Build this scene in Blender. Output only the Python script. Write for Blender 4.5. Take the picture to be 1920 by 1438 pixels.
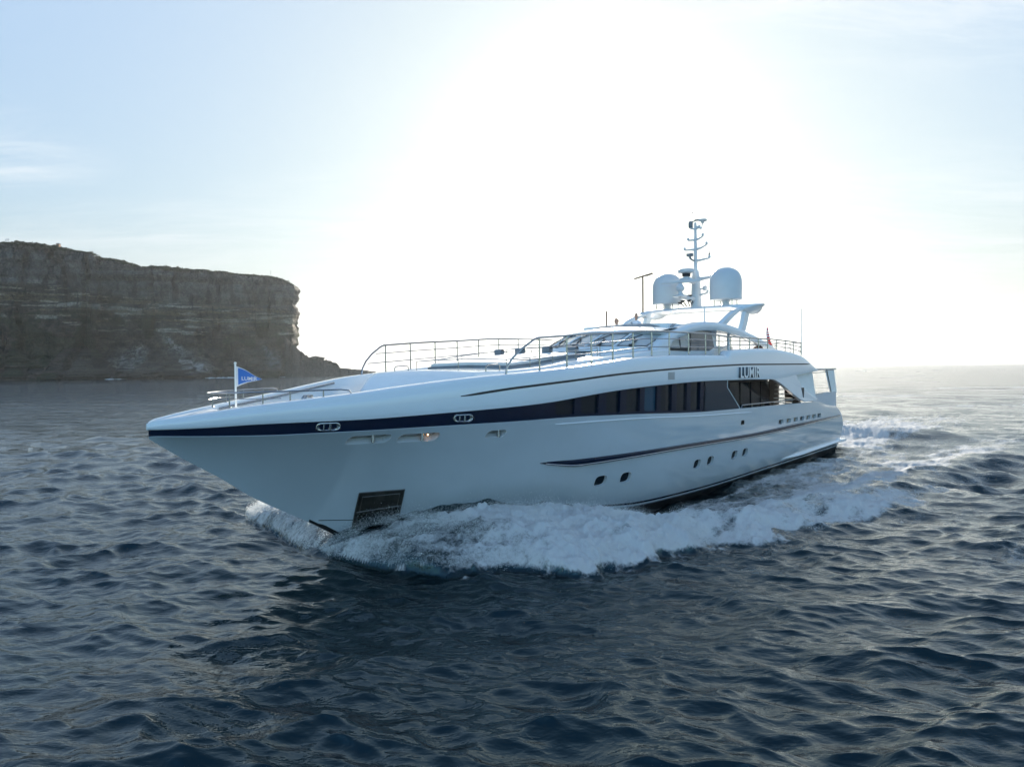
import bpy, bmesh, math, random
import numpy as np
from mathutils import Vector, Matrix
from mathutils.geometry import delaunay_2d_cdt
R = math.radians
for o in list(bpy.data.objects): bpy.data.objects.remove(o)
scene = bpy.context.scene
COL = scene.collection

# ------------------------------------------------------------------ camera
CAM_H = 5.15                      # metres above the mean water
PITCH, ROLL = R(1.2044), R(0.5959)
cam_d = bpy.data.cameras.new('camera'); cam = bpy.data.objects.new('camera', cam_d); COL.objects.link(cam)
cam_d.sensor_fit = 'HORIZONTAL'; cam_d.sensor_width = 36.0; cam_d.lens = 36.0 * 1331.0 / 1920.0
cam_d.clip_start = 0.1; cam_d.clip_end = 60000
_f = Vector((0, math.cos(PITCH), -math.sin(PITCH))); _r = Vector((1, 0, 0)); _u = _r.cross(_f)
_e1 = math.cos(ROLL) * _r - math.sin(ROLL) * _u; _e2 = math.sin(ROLL) * _r + math.cos(ROLL) * _u
cam.matrix_world = Matrix(((_e1.x, _e2.x, -_f.x, 0), (_e1.y, _e2.y, -_f.y, 0), (_e1.z, _e2.z, -_f.z, CAM_H), (0, 0, 0, 1)))
scene.camera = cam

# ------------------------------------------------------------------ world, sun, exposure
SUN_EL, SUN_AZ = R(15.46), R(7.07)       # azimuth to the right of +Y
world = bpy.data.worlds.new('World'); scene.world = world; world.use_nodes = True
wn = world.node_tree.nodes; wl = world.node_tree.links; wn.clear()
sky = wn.new('ShaderNodeTexSky'); sky.sky_type = 'NISHITA'; sky.sun_disc = False
sky.sun_elevation = SUN_EL; sky.sun_rotation = SUN_AZ; sky.altitude = 0; sky.air_density = 1.0; sky.dust_density = 1.2; sky.ozone_density = 1.6
bg = wn.new('ShaderNodeBackground'); bg.inputs['Strength'].default_value = 0.15
wo = wn.new('ShaderNodeOutputWorld')
def wmath(op, a, b=None, clamp=False):
    n = wn.new('ShaderNodeMath'); n.operation = op; n.use_clamp = clamp
    for i, v in enumerate((a, b)):
        if v is None: continue
        if isinstance(v, (int, float)): n.inputs[i].default_value = v
        else: wl.new(v, n.inputs[i])
    return n.outputs[0]
tc = wn.new('ShaderNodeTexCoord'); sx = wn.new('ShaderNodeSeparateXYZ'); wl.new(tc.outputs['Generated'], sx.inputs[0])
zz = wmath('ADD', wmath('MAXIMUM', sx.outputs['Z'], 0.0), 0.10)
cx = wn.new('ShaderNodeCombineXYZ'); wl.new(wmath('DIVIDE', sx.outputs['X'], zz), cx.inputs[0]); wl.new(wmath('DIVIDE', sx.outputs['Y'], zz), cx.inputs[1])
mp = wn.new('ShaderNodeMapping'); wl.new(cx.outputs[0], mp.inputs[0]); mp.inputs['Rotation'].default_value = (0, 0, R(-32)); mp.inputs['Scale'].default_value = (0.55, 1.5, 1); mp.inputs['Location'].default_value = (1.35, 0.4, 0)
def wnoise(scale, detail, rough, dist, lo, hi):
    n = wn.new('ShaderNodeTexNoise'); wl.new(mp.outputs[0], n.inputs['Vector'])
    n.inputs['Scale'].default_value = scale; n.inputs['Detail'].default_value = detail; n.inputs['Roughness'].default_value = rough; n.inputs['Distortion'].default_value = dist
    m = wn.new('ShaderNodeMapRange'); m.interpolation_type = 'SMOOTHSTEP'; wl.new(n.outputs['Fac'], m.inputs[0]); m.inputs[1].default_value = lo; m.inputs[2].default_value = hi
    return m.outputs[0]
c1 = wnoise(1.15, 9, 0.62, 0.9, 0.44, 0.70); c2 = wnoise(0.42, 4, 0.5, 0.3, 0.36, 0.60)
def wpatch(x, y, r):
    d_ = wn.new('ShaderNodeVectorMath'); d_.operation = 'DISTANCE'; wl.new(cx.outputs[0], d_.inputs[0]); d_.inputs[1].default_value = (x, y, 0)
    m = wn.new('ShaderNodeMapRange'); m.interpolation_type = 'SMOOTHSTEP'; wl.new(d_.outputs['Value'], m.inputs[0]); m.inputs[1].default_value = r; m.inputs[2].default_value = 0.0; return m.outputs[0]
cov = wmath('ADD', wmath('MULTIPLY', c2, .45), wmath('ADD', wpatch(.95, 1.35, .9), wpatch(-1.75, 2.2, .55)), True)     # cirrus bank upper right, a small cloud at the left
c3 = wnoise(2.6, 8, 0.66, 1.6, 0.36, 0.72)
cf = wmath('MULTIPLY', wmath('ADD', wmath('MULTIPLY', c1, .75), wmath('MULTIPLY', c3, .35)), wmath('MULTIPLY', cov, 0.95), True)
tint = wn.new('ShaderNodeMixRGB'); tint.blend_type = 'MULTIPLY'; tint.inputs[0].default_value = 1.0; wl.new(sky.outputs[0], tint.inputs[1]); tint.inputs[2].default_value = (.77, .985, 1.09, 1)   # cool white balance of the photograph
# highlight roll-off put into the sky colour: soft shoulder, less colour towards the sun
bw = wn.new('ShaderNodeRGBToBW'); wl.new(tint.outputs[0], bw.inputs[0])
dt = wn.new('ShaderNodeVectorMath'); dt.operation = 'DOT_PRODUCT'; wl.new(tc.outputs['Generated'], dt.inputs[0]); dt.inputs[1].default_value = (math.cos(SUN_EL) * math.sin(SUN_AZ), math.cos(SUN_EL) * math.cos(SUN_AZ), math.sin(SUN_EL))
sd = wn.new('ShaderNodeMapRange'); sd.interpolation_type = 'SMOOTHSTEP'; wl.new(dt.outputs['Value'], sd.inputs[0]); sd.inputs[1].default_value = -.15; sd.inputs[2].default_value = .62
KNEE = 1.72
shl = wmath('POWER', wmath('DIVIDE', wmath('MAXIMUM', bw.outputs[0], KNEE), KNEE), wmath('MULTIPLY', sd.outputs[0], -.86))
des = wn.new('ShaderNodeMixRGB'); lowz = wn.new('ShaderNodeMapRange'); lowz.interpolation_type = 'SMOOTHSTEP'; wl.new(sx.outputs['Z'], lowz.inputs[0]); lowz.inputs[1].default_value = .22; lowz.inputs[2].default_value = 0.0
wl.new(wmath('MULTIPLY', sd.outputs[0], wmath('ADD', .36, wmath('MULTIPLY', lowz.outputs[0], .48))), des.inputs[0]); wl.new(tint.outputs[0], des.inputs[1]); wl.new(bw.outputs[0], des.inputs[2])
soft = wn.new('ShaderNodeVectorMath'); soft.operation = 'SCALE'; wl.new(des.outputs[0], soft.inputs[0]); au = wmath('ADD', wmath('ADD', 1.0, wmath('MULTIPLY', wmath('POWER', wmath('MAXIMUM', dt.outputs['Value'], 0.0), 8.0), 0.22)), wmath('MULTIPLY', wmath('POWER', wmath('MAXIMUM', dt.outputs['Value'], 0.0), 140.0), 1.6))   # bright ring round the sun
wl.new(wmath('MULTIPLY', shl, au), soft.inputs['Scale'])
mixc = wn.new('ShaderNodeMixRGB'); wl.new(cf, mixc.inputs[0]); wl.new(soft.outputs[0], mixc.inputs[1]); mixc.inputs[2].default_value = (3.15, 3.2, 3.25, 1)
wl.new(mixc.outputs[0], bg.inputs['Color']); wl.new(bg.outputs[0], wo.inputs['Surface'])
sun_d = bpy.data.lights.new('sun', 'SUN'); sun_d.energy = 4.8; sun_d.angle = R(0.5); sun_d.color = (1.0, 0.90, 0.76)
sun = bpy.data.objects.new('sun', sun_d); COL.objects.link(sun)
SUN_DIR = Vector((math.cos(SUN_EL) * math.sin(SUN_AZ), math.cos(SUN_EL) * math.cos(SUN_AZ), math.sin(SUN_EL)))
sun.rotation_euler = SUN_DIR.to_track_quat('Z', 'Y').to_euler()
scene.view_settings.view_transform = 'Standard'; scene.view_settings.look = 'None'
scene.view_settings.exposure = 1.14; scene.view_settings.gamma = 1.0
scene.render.engine = 'CYCLES'
scene.cycles.use_denoising = True
scene.cycles.max_bounces = 6; scene.cycles.transparent_max_bounces = 12; scene.cycles.sample_clamp_indirect = 6.0
scene.cycles.volume_bounces = 0
# ------------------------------------------------------------------ materials
MATS = {}
def mat(name, color=(.8, .8, .8), rough=.5, metal=0., coat=0., spec=.5, emit=None, alpha=1., var=0., var_scale=3., ior=1.5, trans=0., bump=0., bump_scale=40.):
    m = bpy.data.materials.new(name); m.use_nodes = True; n = m.node_tree.nodes; l = m.node_tree.links
    b = n['Principled BSDF']; b.inputs['Base Color'].default_value = (*color, 1); b.inputs['Roughness'].default_value = rough; b.inputs['Metallic'].default_value = metal
    b.inputs['Coat Weight'].default_value = coat; b.inputs['Coat Roughness'].default_value = .04; b.inputs['Specular IOR Level'].default_value = spec; b.inputs['Alpha'].default_value = alpha
    b.inputs['IOR'].default_value = ior; b.inputs['Transmission Weight'].default_value = trans
    if emit: b.inputs['Emission Color'].default_value = (*emit[:3], 1); b.inputs['Emission Strength'].default_value = emit[3]
    if var or bump:
        t = n.new('ShaderNodeTexCoord'); z = n.new('ShaderNodeTexNoise'); l.new(t.outputs['Object'], z.inputs['Vector']); z.inputs['Scale'].default_value = var_scale; z.inputs['Detail'].default_value = 6
        if var:
            r = n.new('ShaderNodeMapRange'); l.new(z.outputs['Fac'], r.inputs[0]); r.inputs[1].default_value = .3; r.inputs[2].default_value = .7; r.inputs[3].default_value = 1 - var; r.inputs[4].default_value = 1 + var * .5
            mx = n.new('ShaderNodeMixRGB'); mx.blend_type = 'MULTIPLY'; mx.inputs[0].default_value = 1; mx.inputs[1].default_value = (*color, 1); l.new(r.outputs[0], mx.inputs[2]); l.new(mx.outputs[0], b.inputs['Base Color'])
        if bump:
            z2 = n.new('ShaderNodeTexNoise'); l.new(t.outputs['Object'], z2.inputs['Vector']); z2.inputs['Scale'].default_value = bump_scale; z2.inputs['Detail'].default_value = 3
            bp = n.new('ShaderNodeBump'); bp.inputs['Strength'].default_value = bump; bp.inputs['Distance'].default_value = .02; l.new(z2.outputs['Fac'], bp.inputs['Height']); l.new(bp.outputs[0], b.inputs['Normal'])
    MATS[name] = m; return m
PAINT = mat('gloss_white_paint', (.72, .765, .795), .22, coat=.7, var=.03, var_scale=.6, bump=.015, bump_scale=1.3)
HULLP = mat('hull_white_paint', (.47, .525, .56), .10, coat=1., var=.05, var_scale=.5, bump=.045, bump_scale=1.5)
NAVY = mat('navy_gloss_paint', (.006, .012, .030), .12, coat=.0, ior=1.2, var=.1, bump=.02, bump_scale=1.2)
BLACK = mat('black_antifouling', (.012, .013, .014), .45, var=.3)
DGLASS = mat('dark_tinted_glass', (.006, .012, .018), .03, coat=.0, ior=1.2, spec=.5, bump=.05, bump_scale=.7)  # bluish base colour stands in for reflections in the panes
BGLASS = mat('blue_tinted_glass', (.010, .055, .095), .04, coat=.0, ior=1.22, bump=.05, bump_scale=.7)
PGLASS = mat('pale_windscreen_glass', (.42, .45, .45), .05, coat=.3)
RUBBER = mat('black_rubber', (.02, .02, .022), .55, var=.2)
STEEL = mat('polished_stainless', (.36, .36, .36), .16, metal=1., var=.1, var_scale=9)
BRONZE = mat('dull_dark_steel', (.16, .15, .13), .30, metal=.85, var=.35, var_scale=4, bump=.1, bump_scale=12)
GREY = mat('grey_fabric', (.20, .22, .24), .8, var=.15)
DECK = mat('pale_deck_paint', (.62, .63, .62), .55, var=.08, bump=.1, bump_scale=60)
TEAK = mat('weathered_teak', (.30, .22, .15), .6, var=.25, var_scale=12)
DARK = mat('dark_interior', (.025, .020, .018), .5, var=.3)
LINING = mat('recess_lining', (.55, .58, .60), .35, coat=.3)
ANT = mat('glare_brown_antenna', (.10, .065, .045), .6)  # brown cast of the sun glare put into the base colour
DOMEP = mat('radome_paint', (.60, .63, .65), .35, coat=.2, var=.03)
SCREEN = mat('white_vinyl_screen', (.80, .80, .78), .5, trans=.0, var=.04)
# ------------------------------------------------------------------ objects
def set_props(o, label=None, cat=None, group=None, kind=None):
    if label: o['label'] = label
    if cat: o['category'] = cat
    if group: o['group'] = group
    if kind: o['kind'] = kind
    return o
def empty(name, loc=(0, 0, 0), rz=0., **k):
    o = bpy.data.objects.new(name, None); COL.objects.link(o); o.location = loc; o.rotation_euler = (0, 0, rz); o.empty_display_size = .3
    return set_props(o, **k)
def raw_mesh(name, V, F, smooth=True):
    """V (n,3) array, F (m,3|4) int array or list of lists"""
    me = bpy.data.meshes.new(name)
    if isinstance(F, np.ndarray):
        V = np.ascontiguousarray(V, dtype=np.float32); m, k = F.shape
        me.vertices.add(len(V)); me.vertices.foreach_set('co', V.ravel())
        me.loops.add(m * k); me.loops.foreach_set('vertex_index', np.ascontiguousarray(F, dtype=np.int32).ravel())
        me.polygons.add(m); me.polygons.foreach_set('loop_start', np.arange(0, m * k, k, dtype=np.int32))
        me.polygons.foreach_set('use_smooth', np.full(m, smooth)); me.update(calc_edges=True)
    else:
        me.from_pydata([tuple(map(float, v)) for v in V], [], [list(map(int, f)) for f in F]); me.polygons.foreach_set('use_smooth', np.full(len(me.polygons), smooth)); me.update()
    return me
class MB:
    """collects shapes into one mesh; ship coordinates (s aft, y to port, z up) when ship=True"""
    def __init__(self, ship=True): self.v = []; self.f = []; self.ship = ship
    def add(self, V, F):
        b = len(self.v); self.v += [tuple(map(float, p)) for p in V]; self.f += [[i + b for i in f] for f in F]; return self
    def grid(self, P, close_u=False, close_v=False, cap=False):
        P = np.asarray(P, float); a, b = P.shape[:2]; F = []
        for i in range(a if close_u else a - 1):
            for j in range(b if close_v else b - 1):
                i2 = (i + 1) % a; j2 = (j + 1) % b; F.append([i * b + j, i * b + j2, i2 * b + j2, i2 * b + j])
        if cap: F.append(list(range(b))[::-1]); F.append([(a - 1) * b + j for j in range(b)])
        return self.add(P.reshape(-1, 3), F)
    def box(self, c, d, rot=None):
        V = [Vector((x * d[0] / 2, y * d[1] / 2, z * d[2] / 2)) for x in (-1, 1) for y in (-1, 1) for z in (-1, 1)]
        if rot is not None: V = [rot @ q for q in V]
        V = [q + Vector(c) for q in V]
        return self.add(V, [[0, 1, 3, 2], [4, 6, 7, 5], [0, 4, 5, 1], [2, 3, 7, 6], [0, 2, 6, 4], [1, 5, 7, 3]])
    def tube(self, pts, r, n=8, closed=False):
        pts = [Vector(p) for p in pts]; m = len(pts); rr = r if hasattr(r, '__len__') else [r] * m; rows = []; up = None
        for i in range(m):
            t = (pts[(i + 1) % m] - pts[i - 1]) if closed else (pts[min(i + 1, m - 1)] - pts[max(i - 1, 0)])
            t.normalize()
            if up is None: up = Vector((0, 0, 1)) if abs(t.z) < .9 else Vector((1, 0, 0))
            a = t.cross(up).normalized(); b = a.cross(t).normalized(); up = b
            rows.append([pts[i] + (a * math.cos(q) + b * math.sin(q)) * rr[i] for q in [2 * math.pi * k / n for k in range(n)]])
        return self.grid([[tuple(p) for p in r_] for r_ in rows], close_u=closed, close_v=True, cap=not closed)
    def lathe(self, prof, c=(0, 0, 0), n=24, sx=1., sy=1.):
        P = [[(c[0] + r * math.cos(2 * math.pi * k / n) * sx, c[1] + r * math.sin(2 * math.pi * k / n) * sy, c[2] + z) for k in range(n)] for r, z in prof]
        return self.grid(P, close_v=True, cap=True)
    def prism(self, poly, axis, a, b):
        """polygon of 2-D points extruded along axis (0 s,1 y,2 z) from a to b"""
        n = len(poly); V = []
        for q in (a, b):
            for p in poly:
                w = [0, 0, 0]; w[axis] = q; o = [k for k in range(3) if k != axis]; w[o[0]] = p[0]; w[o[1]] = p[1]; V.append(w)
        F = [[i, (i + 1) % n, n + (i + 1) % n, n + i] for i in range(n)] + [list(range(n))[::-1], [n + i for i in range(n)]]
        return self.add(V, F)
    def ball(self, c, r, n=10, sc=(1, 1, 1)):
        prof = [(max(math.sin(math.pi * i / n), 1e-3) * r, -math.cos(math.pi * i / n) * r) for i in range(n + 1)]
        P = [[(c[0] + q * math.cos(2 * math.pi * k / (n + 4)) * sc[0], c[1] + q * math.sin(2 * math.pi * k / (n + 4)) * sc[1], c[2] + z * sc[2]) for k in range(n + 4)] for q, z in prof]
        return self.grid(P, close_v=True)
    def build(self, name, m, parent=None, smooth=True, sharp=38, bevel=0., label=None, merge=1e-4, recalc=True, **k):
        V = [(-p[0], p[1], p[2]) for p in self.v] if self.ship else self.v
        me = raw_mesh(name, V, self.f, smooth)
        bm = bmesh.new(); bm.from_mesh(me)
        if merge: bmesh.ops.remove_doubles(bm, verts=bm.verts, dist=merge)
        if recalc: bmesh.ops.recalc_face_normals(bm, faces=bm.faces)
        if bevel:
            ed = [e for e in bm.edges if len(e.link_faces) == 2 and e.calc_face_angle(0) > R(35)]
            bmesh.ops.bevel(bm, geom=ed, offset=bevel, segments=2, profile=.5, affect='EDGES', clamp_overlap=True)
        for e in bm.edges:
            if len(e.link_faces) == 2 and e.calc_face_angle(0) > R(sharp): e.smooth = False
        for f in bm.faces: f.smooth = smooth
        bm.to_mesh(me); bm.free(); me.materials.append(m)
        o = bpy.data.objects.new(name, me); COL.objects.link(o)
        if parent: o.parent = parent
        return set_props(o, label=label, **k)
# ------------------------------------------------------------------ noise
def vnoise(x, y, seed=0):
    xi = np.floor(x).astype(np.int64); yi = np.floor(y).astype(np.int64); fx = x - xi; fy = y - yi
    fx = fx * fx * fx * (fx * (fx * 6 - 15) + 10); fy = fy * fy * fy * (fy * (fy * 6 - 15) + 10)
    def h(a, b):
        q = (a * 374761393 + b * 668265263 + seed * 974634777) & 0xffffffff
        q = ((q ^ (q >> 13)) * 1274126177) & 0xffffffff; q = (q ^ (q >> 16)) & 0xffffff
        return q / float(0xffffff)
    return (h(xi, yi) * (1 - fx) + h(xi + 1, yi) * fx) * (1 - fy) + (h(xi, yi + 1) * (1 - fx) + h(xi + 1, yi + 1) * fx) * fy
def fbm(x, y, oct=5, gain=.5, lac=2.03, seed=0, ridged=False):
    a = 1.; s = np.zeros_like(x); t = 0.
    for i in range(oct):
        n = vnoise(x, y, seed + i * 17)
        if ridged: n = 1 - np.abs(2 * n - 1)
        s += a * n; t += a; a *= gain; x = x * lac + 3.7; y = y * lac + 1.3
    return s / t
# ------------------------------------------------------------------ lines of the yacht (s metres aft of the bow tip, y to port, z above water)
def pchip(xs,ys):
    xs=np.array(xs,float); ys=np.array(ys,float); h=np.diff(xs); d=np.diff(ys)/h; m=np.zeros(len(xs))
    m[0]=d[0]; m[-1]=d[-1]
    for i in range(1,len(xs)-1):
        if d[i-1]*d[i]>0:
            w1=2*h[i]+h[i-1]; w2=h[i]+2*h[i-1]; m[i]=(w1+w2)/(w1/d[i-1]+w2/d[i])
    def f(x):
        x=np.clip(np.asarray(x,float),xs[0],xs[-1]); i=np.clip(np.searchsorted(xs,x)-1,0,len(xs)-2)
        t=(x-xs[i])/h[i]; t2=t*t; t3=t2*t
        return (2*t3-3*t2+1)*ys[i]+(t3-2*t2+t)*h[i]*m[i]+(-2*t3+3*t2)*ys[i+1]+(t3-t2)*h[i]*m[i+1]
    return f
def sstep(a,b,x): t=np.clip((np.asarray(x,float)-a)/(b-a),0,1); return t*t*(3-2*t)
B=pchip([0,.07,.25,.57,1.18,2.03,3.02,4.24,5.58,7.47,8.37,9.37,11,14,24,30,33,37.4],[.03,.12,.3,.5,.8,1.14,1.54,2.08,2.6,3.36,3.66,3.88,3.98,4.0,3.95,3.85,3.75,3.6])
ZC=pchip([0,.07,.57,1.18,2.03,3.02,4.24,5.58,7.47,8.37,9.34,10.6,13.06,15.35,17.5,19.5,21.35,21.85,23.4,26.1,28.2,30.4,31.7,32.5],[3.93,4.0,4.1,4.19,4.30,4.41,4.54,4.71,4.92,4.99,5.06,5.15,5.34,5.53,5.6,5.62,5.62,5.82,5.9,5.96,5.86,5.62,5.24,4.92])
ZK=pchip([0,.03,1.06,2.74,4.65,7.53,10.1,13.59,19.75,22.97,30.66,33,35.6,37.4],[3.66,3.66,3.62,3.57,3.58,3.62,3.64,3.56,3.35,3.32,3.24,3.18,2.97,2.8])
ZBT=pchip([0,.03,1.05,2.01,4.38,6.62,8.09,10.06,11.19,13.54,16.34,19.69,23.83,26.0,29.33,32.5],[3.82,3.82,3.83,3.86,3.88,3.97,4.04,4.15,4.24,4.4,4.51,4.58,4.56,4.53,4.68,4.86])
Z0=pchip([0,.04,.8,1.71,2.54,4.08,5.5,6.8,8,10,16,38],[3.63,3.6,3.07,2.49,1.9,1.03,.14,-.7,-1.2,-1.5,-1.5,-1.1])
ZW=pchip([5.4,7,9,12.5,15.5,20.5,27,37.4],[.16,.15,.2,.33,.13,.06,.2,.38])   # painted waterline
TT=np.linspace(0,1,61)
def section(s):
    bk=max(float(B(s))-.06,.02); z0=float(Z0(s)); zk=float(ZK(s)); dz=max(zk-z0,.01); k=float(sstep(4,17,s))
    ya=(.24*bk)*(1-k)+.82*bk*k; za=(z0+.34*dz)*(1-k)+(-.95)*k
    yb=(.56*bk)*(1-k)+.99*bk*k; zb=(z0+.69*dz)*(1-k)+(.1)*k
    t=TT; c0=(1-t)**3; c1=3*t*(1-t)**2; c2=3*t*t*(1-t); c3=t**3
    return c1*ya+c2*yb+c3*bk, c0*z0+c1*za+c2*zb+c3*zk
def hull_y(s,z):
    y,zz=section(s); return float(np.interp(z,zz,y))
# ------------------------------------------------------------------ the yacht
YO = (-8.4379, 16.3772, 0.0); YD = np.array([.67559021, .73727734]); YP = np.array([.73727734, -.67559021])
yacht = empty('motor_yacht', YO, math.atan2(-YD[1], -YD[0]), label='long white motor yacht with dark blue window band under way through the waves', cat='yacht')
SEND = pchip([-2, 1.65, 2.2, 2.65, 2.85, 3.0, 3.3], [37.3, 37.4, 37.1, 36.4, 35.8, 35.0, 34.0])
def hull_pt(s, t):
    s = float(s); y, z = section(s); yy = float(np.interp(t, TT, y)); z_ = float(np.interp(t, TT, z))
    if s > 33: s = 33 + (s - 33) * (float(SEND(z_)) - 33) / 4.4
    return (s, yy, z_)
def t_at(s, z): y, zz = section(s); return float(np.interp(z, zz, TT))
def on_hull(s, z, off=0.):
    y = hull_y(s, z); ds = (hull_y(s + .05, z) - hull_y(s - .05, z)) / .1; dz = (hull_y(s, z + .05) - hull_y(s, z - .05)) / .1
    n = Vector((-ds, 1, -dz)).normalized(); return (s + n.x * off, y + n.y * off, z + n.z * off)
SS = np.unique(np.concatenate([np.linspace(.03, 6, 40), np.linspace(6, 37.4, 160)])); NT = 46
TW = np.array([t_at(s, float(ZW(s))) if s > 5.45 else 0. for s in SS])
def tau_pt(gi, gj):
    s = float(np.interp(gi, np.arange(len(SS)), SS)); tw = t_at(s, float(ZW(s))) if s > 5.45 else 0.
    return hull_pt(s, tw + (1 - tw) * gj / NT)
GP = np.array([[hull_pt(s, tw + (1 - tw) * j / NT) for j in range(NT + 1)] for s, tw in zip(SS, TW)])
def rounded(s0, s1, z0, z1, n=28, e=4.):
    L = []
    for k in range(n):
        a = 2 * math.pi * k / n; c, d = math.cos(a), math.sin(a)
        L.append(((s0 + s1) / 2 + (s1 - s0) / 2 * math.copysign(abs(c) ** (2 / e), c), (z0 + z1) / 2 + (z1 - z0) / 2 * math.copysign(abs(d) ** (2 / e), d)))
    return L
def stadium(s0, s1, z0, z1, n=9, lean=0.):
    r = (z1 - z0) / 2; zc = (z0 + z1) / 2; L = [(s1 - r + r * math.cos(a), zc + r * math.sin(a)) for a in np.linspace(-math.pi / 2, math.pi / 2, n)]
    L += [(s0 + r + r * math.cos(a), zc + r * math.sin(a)) for a in np.linspace(math.pi / 2, 1.5 * math.pi, n)]
    return [(s + lean * (z - zc), z) for s, z in L]
HOLES = []
for s_, z_ in [(13.06, 1.36), (14.32, 1.34), (19.18, 1.30), (20.31, 1.32), (22.53, 1.34), (23.59, 1.35)]: HOLES.append(('porthole', rounded(s_ - .28, s_ + .28, z_ - .19, z_ + .19, 28, 3.2)))
for k in range(7):
    s_ = [27.39, 28.40, 29.35, 30.26, 31.19, 32.1, 32.98][k]; HOLES.append(('exhaust_vent', rounded(s_ - .30, s_ + .30, 2.36, 2.57, 24, 9)))
HOLES += [('hawse_opening', stadium(4.22, 5.29, 3.22, 3.46, lean=.2)), ('hawse_opening', stadium(5.49, 6.54, 3.20, 3.44, lean=.2)), ('hawse_opening', stadium(7.85, 8.45, 3.19, 3.41, lean=.25))]
HOLES += [('hull_light', rounded(22.88, 23.18, 2.62, 2.80, 16, 8))]
top = MB(); dead = set(); idx = np.arange(len(SS))
def gcoord(s, z):
    tw = t_at(s, float(ZW(s))) if s > 5.45 else 0.
    return (float(np.interp(s, SS, idx)), (t_at(s, z) - tw) / (1 - tw) * NT)
def in_poly(g, p):
    c = False
    for k in range(len(g)):
        (x1, y1), (x2, y2) = g[k], g[k - 1]
        if (y1 > p[1]) != (y2 > p[1]) and p[0] < (x2 - x1) * (p[1] - y1) / (y2 - y1) + x1: c = not c
    return c
GL = [[gcoord(*p) for p in L] for nm, L in HOLES]
def rect(g): return [int(min(p[0] for p in g)) - 1, int(max(p[0] for p in g)) + 2, int(min(p[1] for p in g)) - 1, min(int(max(p[1] for p in g)) + 2, NT)]
CL = []                                   # openings whose patches touch are cut together
for g in GL:
    r = rect(g); gs = [g]; rest = []
    for r2, g2 in CL:
        if r[0] < r2[1] and r2[0] < r[1] and r[2] < r2[3] and r2[2] < r[3]: r = [min(r[0], r2[0]), max(r[1], r2[1]), min(r[2], r2[2]), max(r[3], r2[3])]; gs += g2
        else: rest.append((r2, g2))
    CL = rest + [(r, gs)]
for (i0, i1, j0, j1), gs in CL:
    inside = lambda p: any(in_poly(g, p) for g in gs)
    for i in range(i0, i1):
        for j in range(j0, j1): dead.add((i, j))
    pts = []; ed = []
    for g in gs: b0 = len(pts); pts += [Vector(p) for p in g]; ed += [(b0 + k, b0 + (k + 1) % len(g)) for k in range(len(g))]
    for i in range(i0, i1 + 1):
        for j in range(j0, j1 + 1):
            if not inside((i, j)): pts.append(Vector((i, j)))
    v2, e2, f2, *_ = delaunay_2d_cdt(pts, ed, [], 0, 1e-5)
    F = [f for f in f2 if not inside((sum(v2[q].x for q in f) / len(f), sum(v2[q].y for q in f) / len(f)))]
    top.add([tau_pt(p.x, p.y) for p in v2], F)
for i in range(len(SS) - 1):
    for j in range(NT):
        if (i, j) not in dead: top.add([GP[i, j], GP[i, j + 1], GP[i + 1, j + 1], GP[i + 1, j]], [[0, 1, 2, 3]])
mir = lambda P: [(p[0], -p[1], p[2]) for p in P]
for i in range(len(SS) - 1):
    for j in range(NT): top.add(mir([GP[i, j], GP[i, j + 1], GP[i + 1, j + 1], GP[i + 1, j]]), [[3, 2, 1, 0]])
# transom, top ledge with bulwark thickness, inner bulwark
tr = np.array([[(p[0], p[1] * q, p[2]) for q in np.linspace(1, -1, 9)] for p in GP[-1]]); top.grid(tr)
for sg in (1, -1):
    led = []
    for s in SS:
        p = hull_pt(s, 1); w = min(.16, p[1] * .5); d = .0 if s < 22.8 else .85
        led.append([(p[0], sg * p[1], p[2]), (p[0], sg * (p[1] - .02), p[2] + .012), (p[0], sg * (p[1] - w), p[2] + .012), (p[0], sg * (p[1] - w), p[2] - .02 - d)])
    top.grid(led)
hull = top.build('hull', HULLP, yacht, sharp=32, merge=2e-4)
low = MB(); LP = []
for s, tw in zip(SS, TW):
    if s > 5.45: LP.append([hull_pt(s, tw * j / 14) for j in range(15)])
low.grid(LP); low.grid([mir(r) for r in LP]); low.grid([[(p[0], p[1] * q, p[2]) for q in np.linspace(1, -1, 7)] for p in LP[-1]])
low.build('bottom_paint', BLACK, yacht, sharp=60)
# stem guard: dark strip up the stem at the waterline; boot line
st = MB()
for sg in (1, -1): st.grid([[on_hull(s, float(Z0(s)) + dz, .006) if sg > 0 else mir([on_hull(s, float(Z0(s)) + dz, .006)])[0] for dz in (.01, .05, .09, .01 + .13 * min(1, (s - 4.1) / .5))] for s in np.linspace(4.15, 5.9, 18)])
st.build('stem_guard', BLACK, yacht)
bl = MB()
bl.grid([[on_hull(s, float(ZW(s)) + dz, .005) for dz in (.05, .085)] for s in np.linspace(12, 37, 60)]); bl.build('boot_stripe', PAINT, yacht)
bl = MB(); bl.grid([[on_hull(s, float(ZW(s)) + dz, .005) for dz in (.09, .17)] for s in np.linspace(12, 37, 60)]); bl.build('boot_stripe', NAVY, yacht)
bl = MB(); bl.grid([[on_hull(s, z + dz, .004) for dz in (0, .022)] for s, z in zip(np.linspace(4.4, 5.35, 8), np.linspace(1.0, .9, 8))]); bl.build('boot_stripe', BLACK, yacht)
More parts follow.
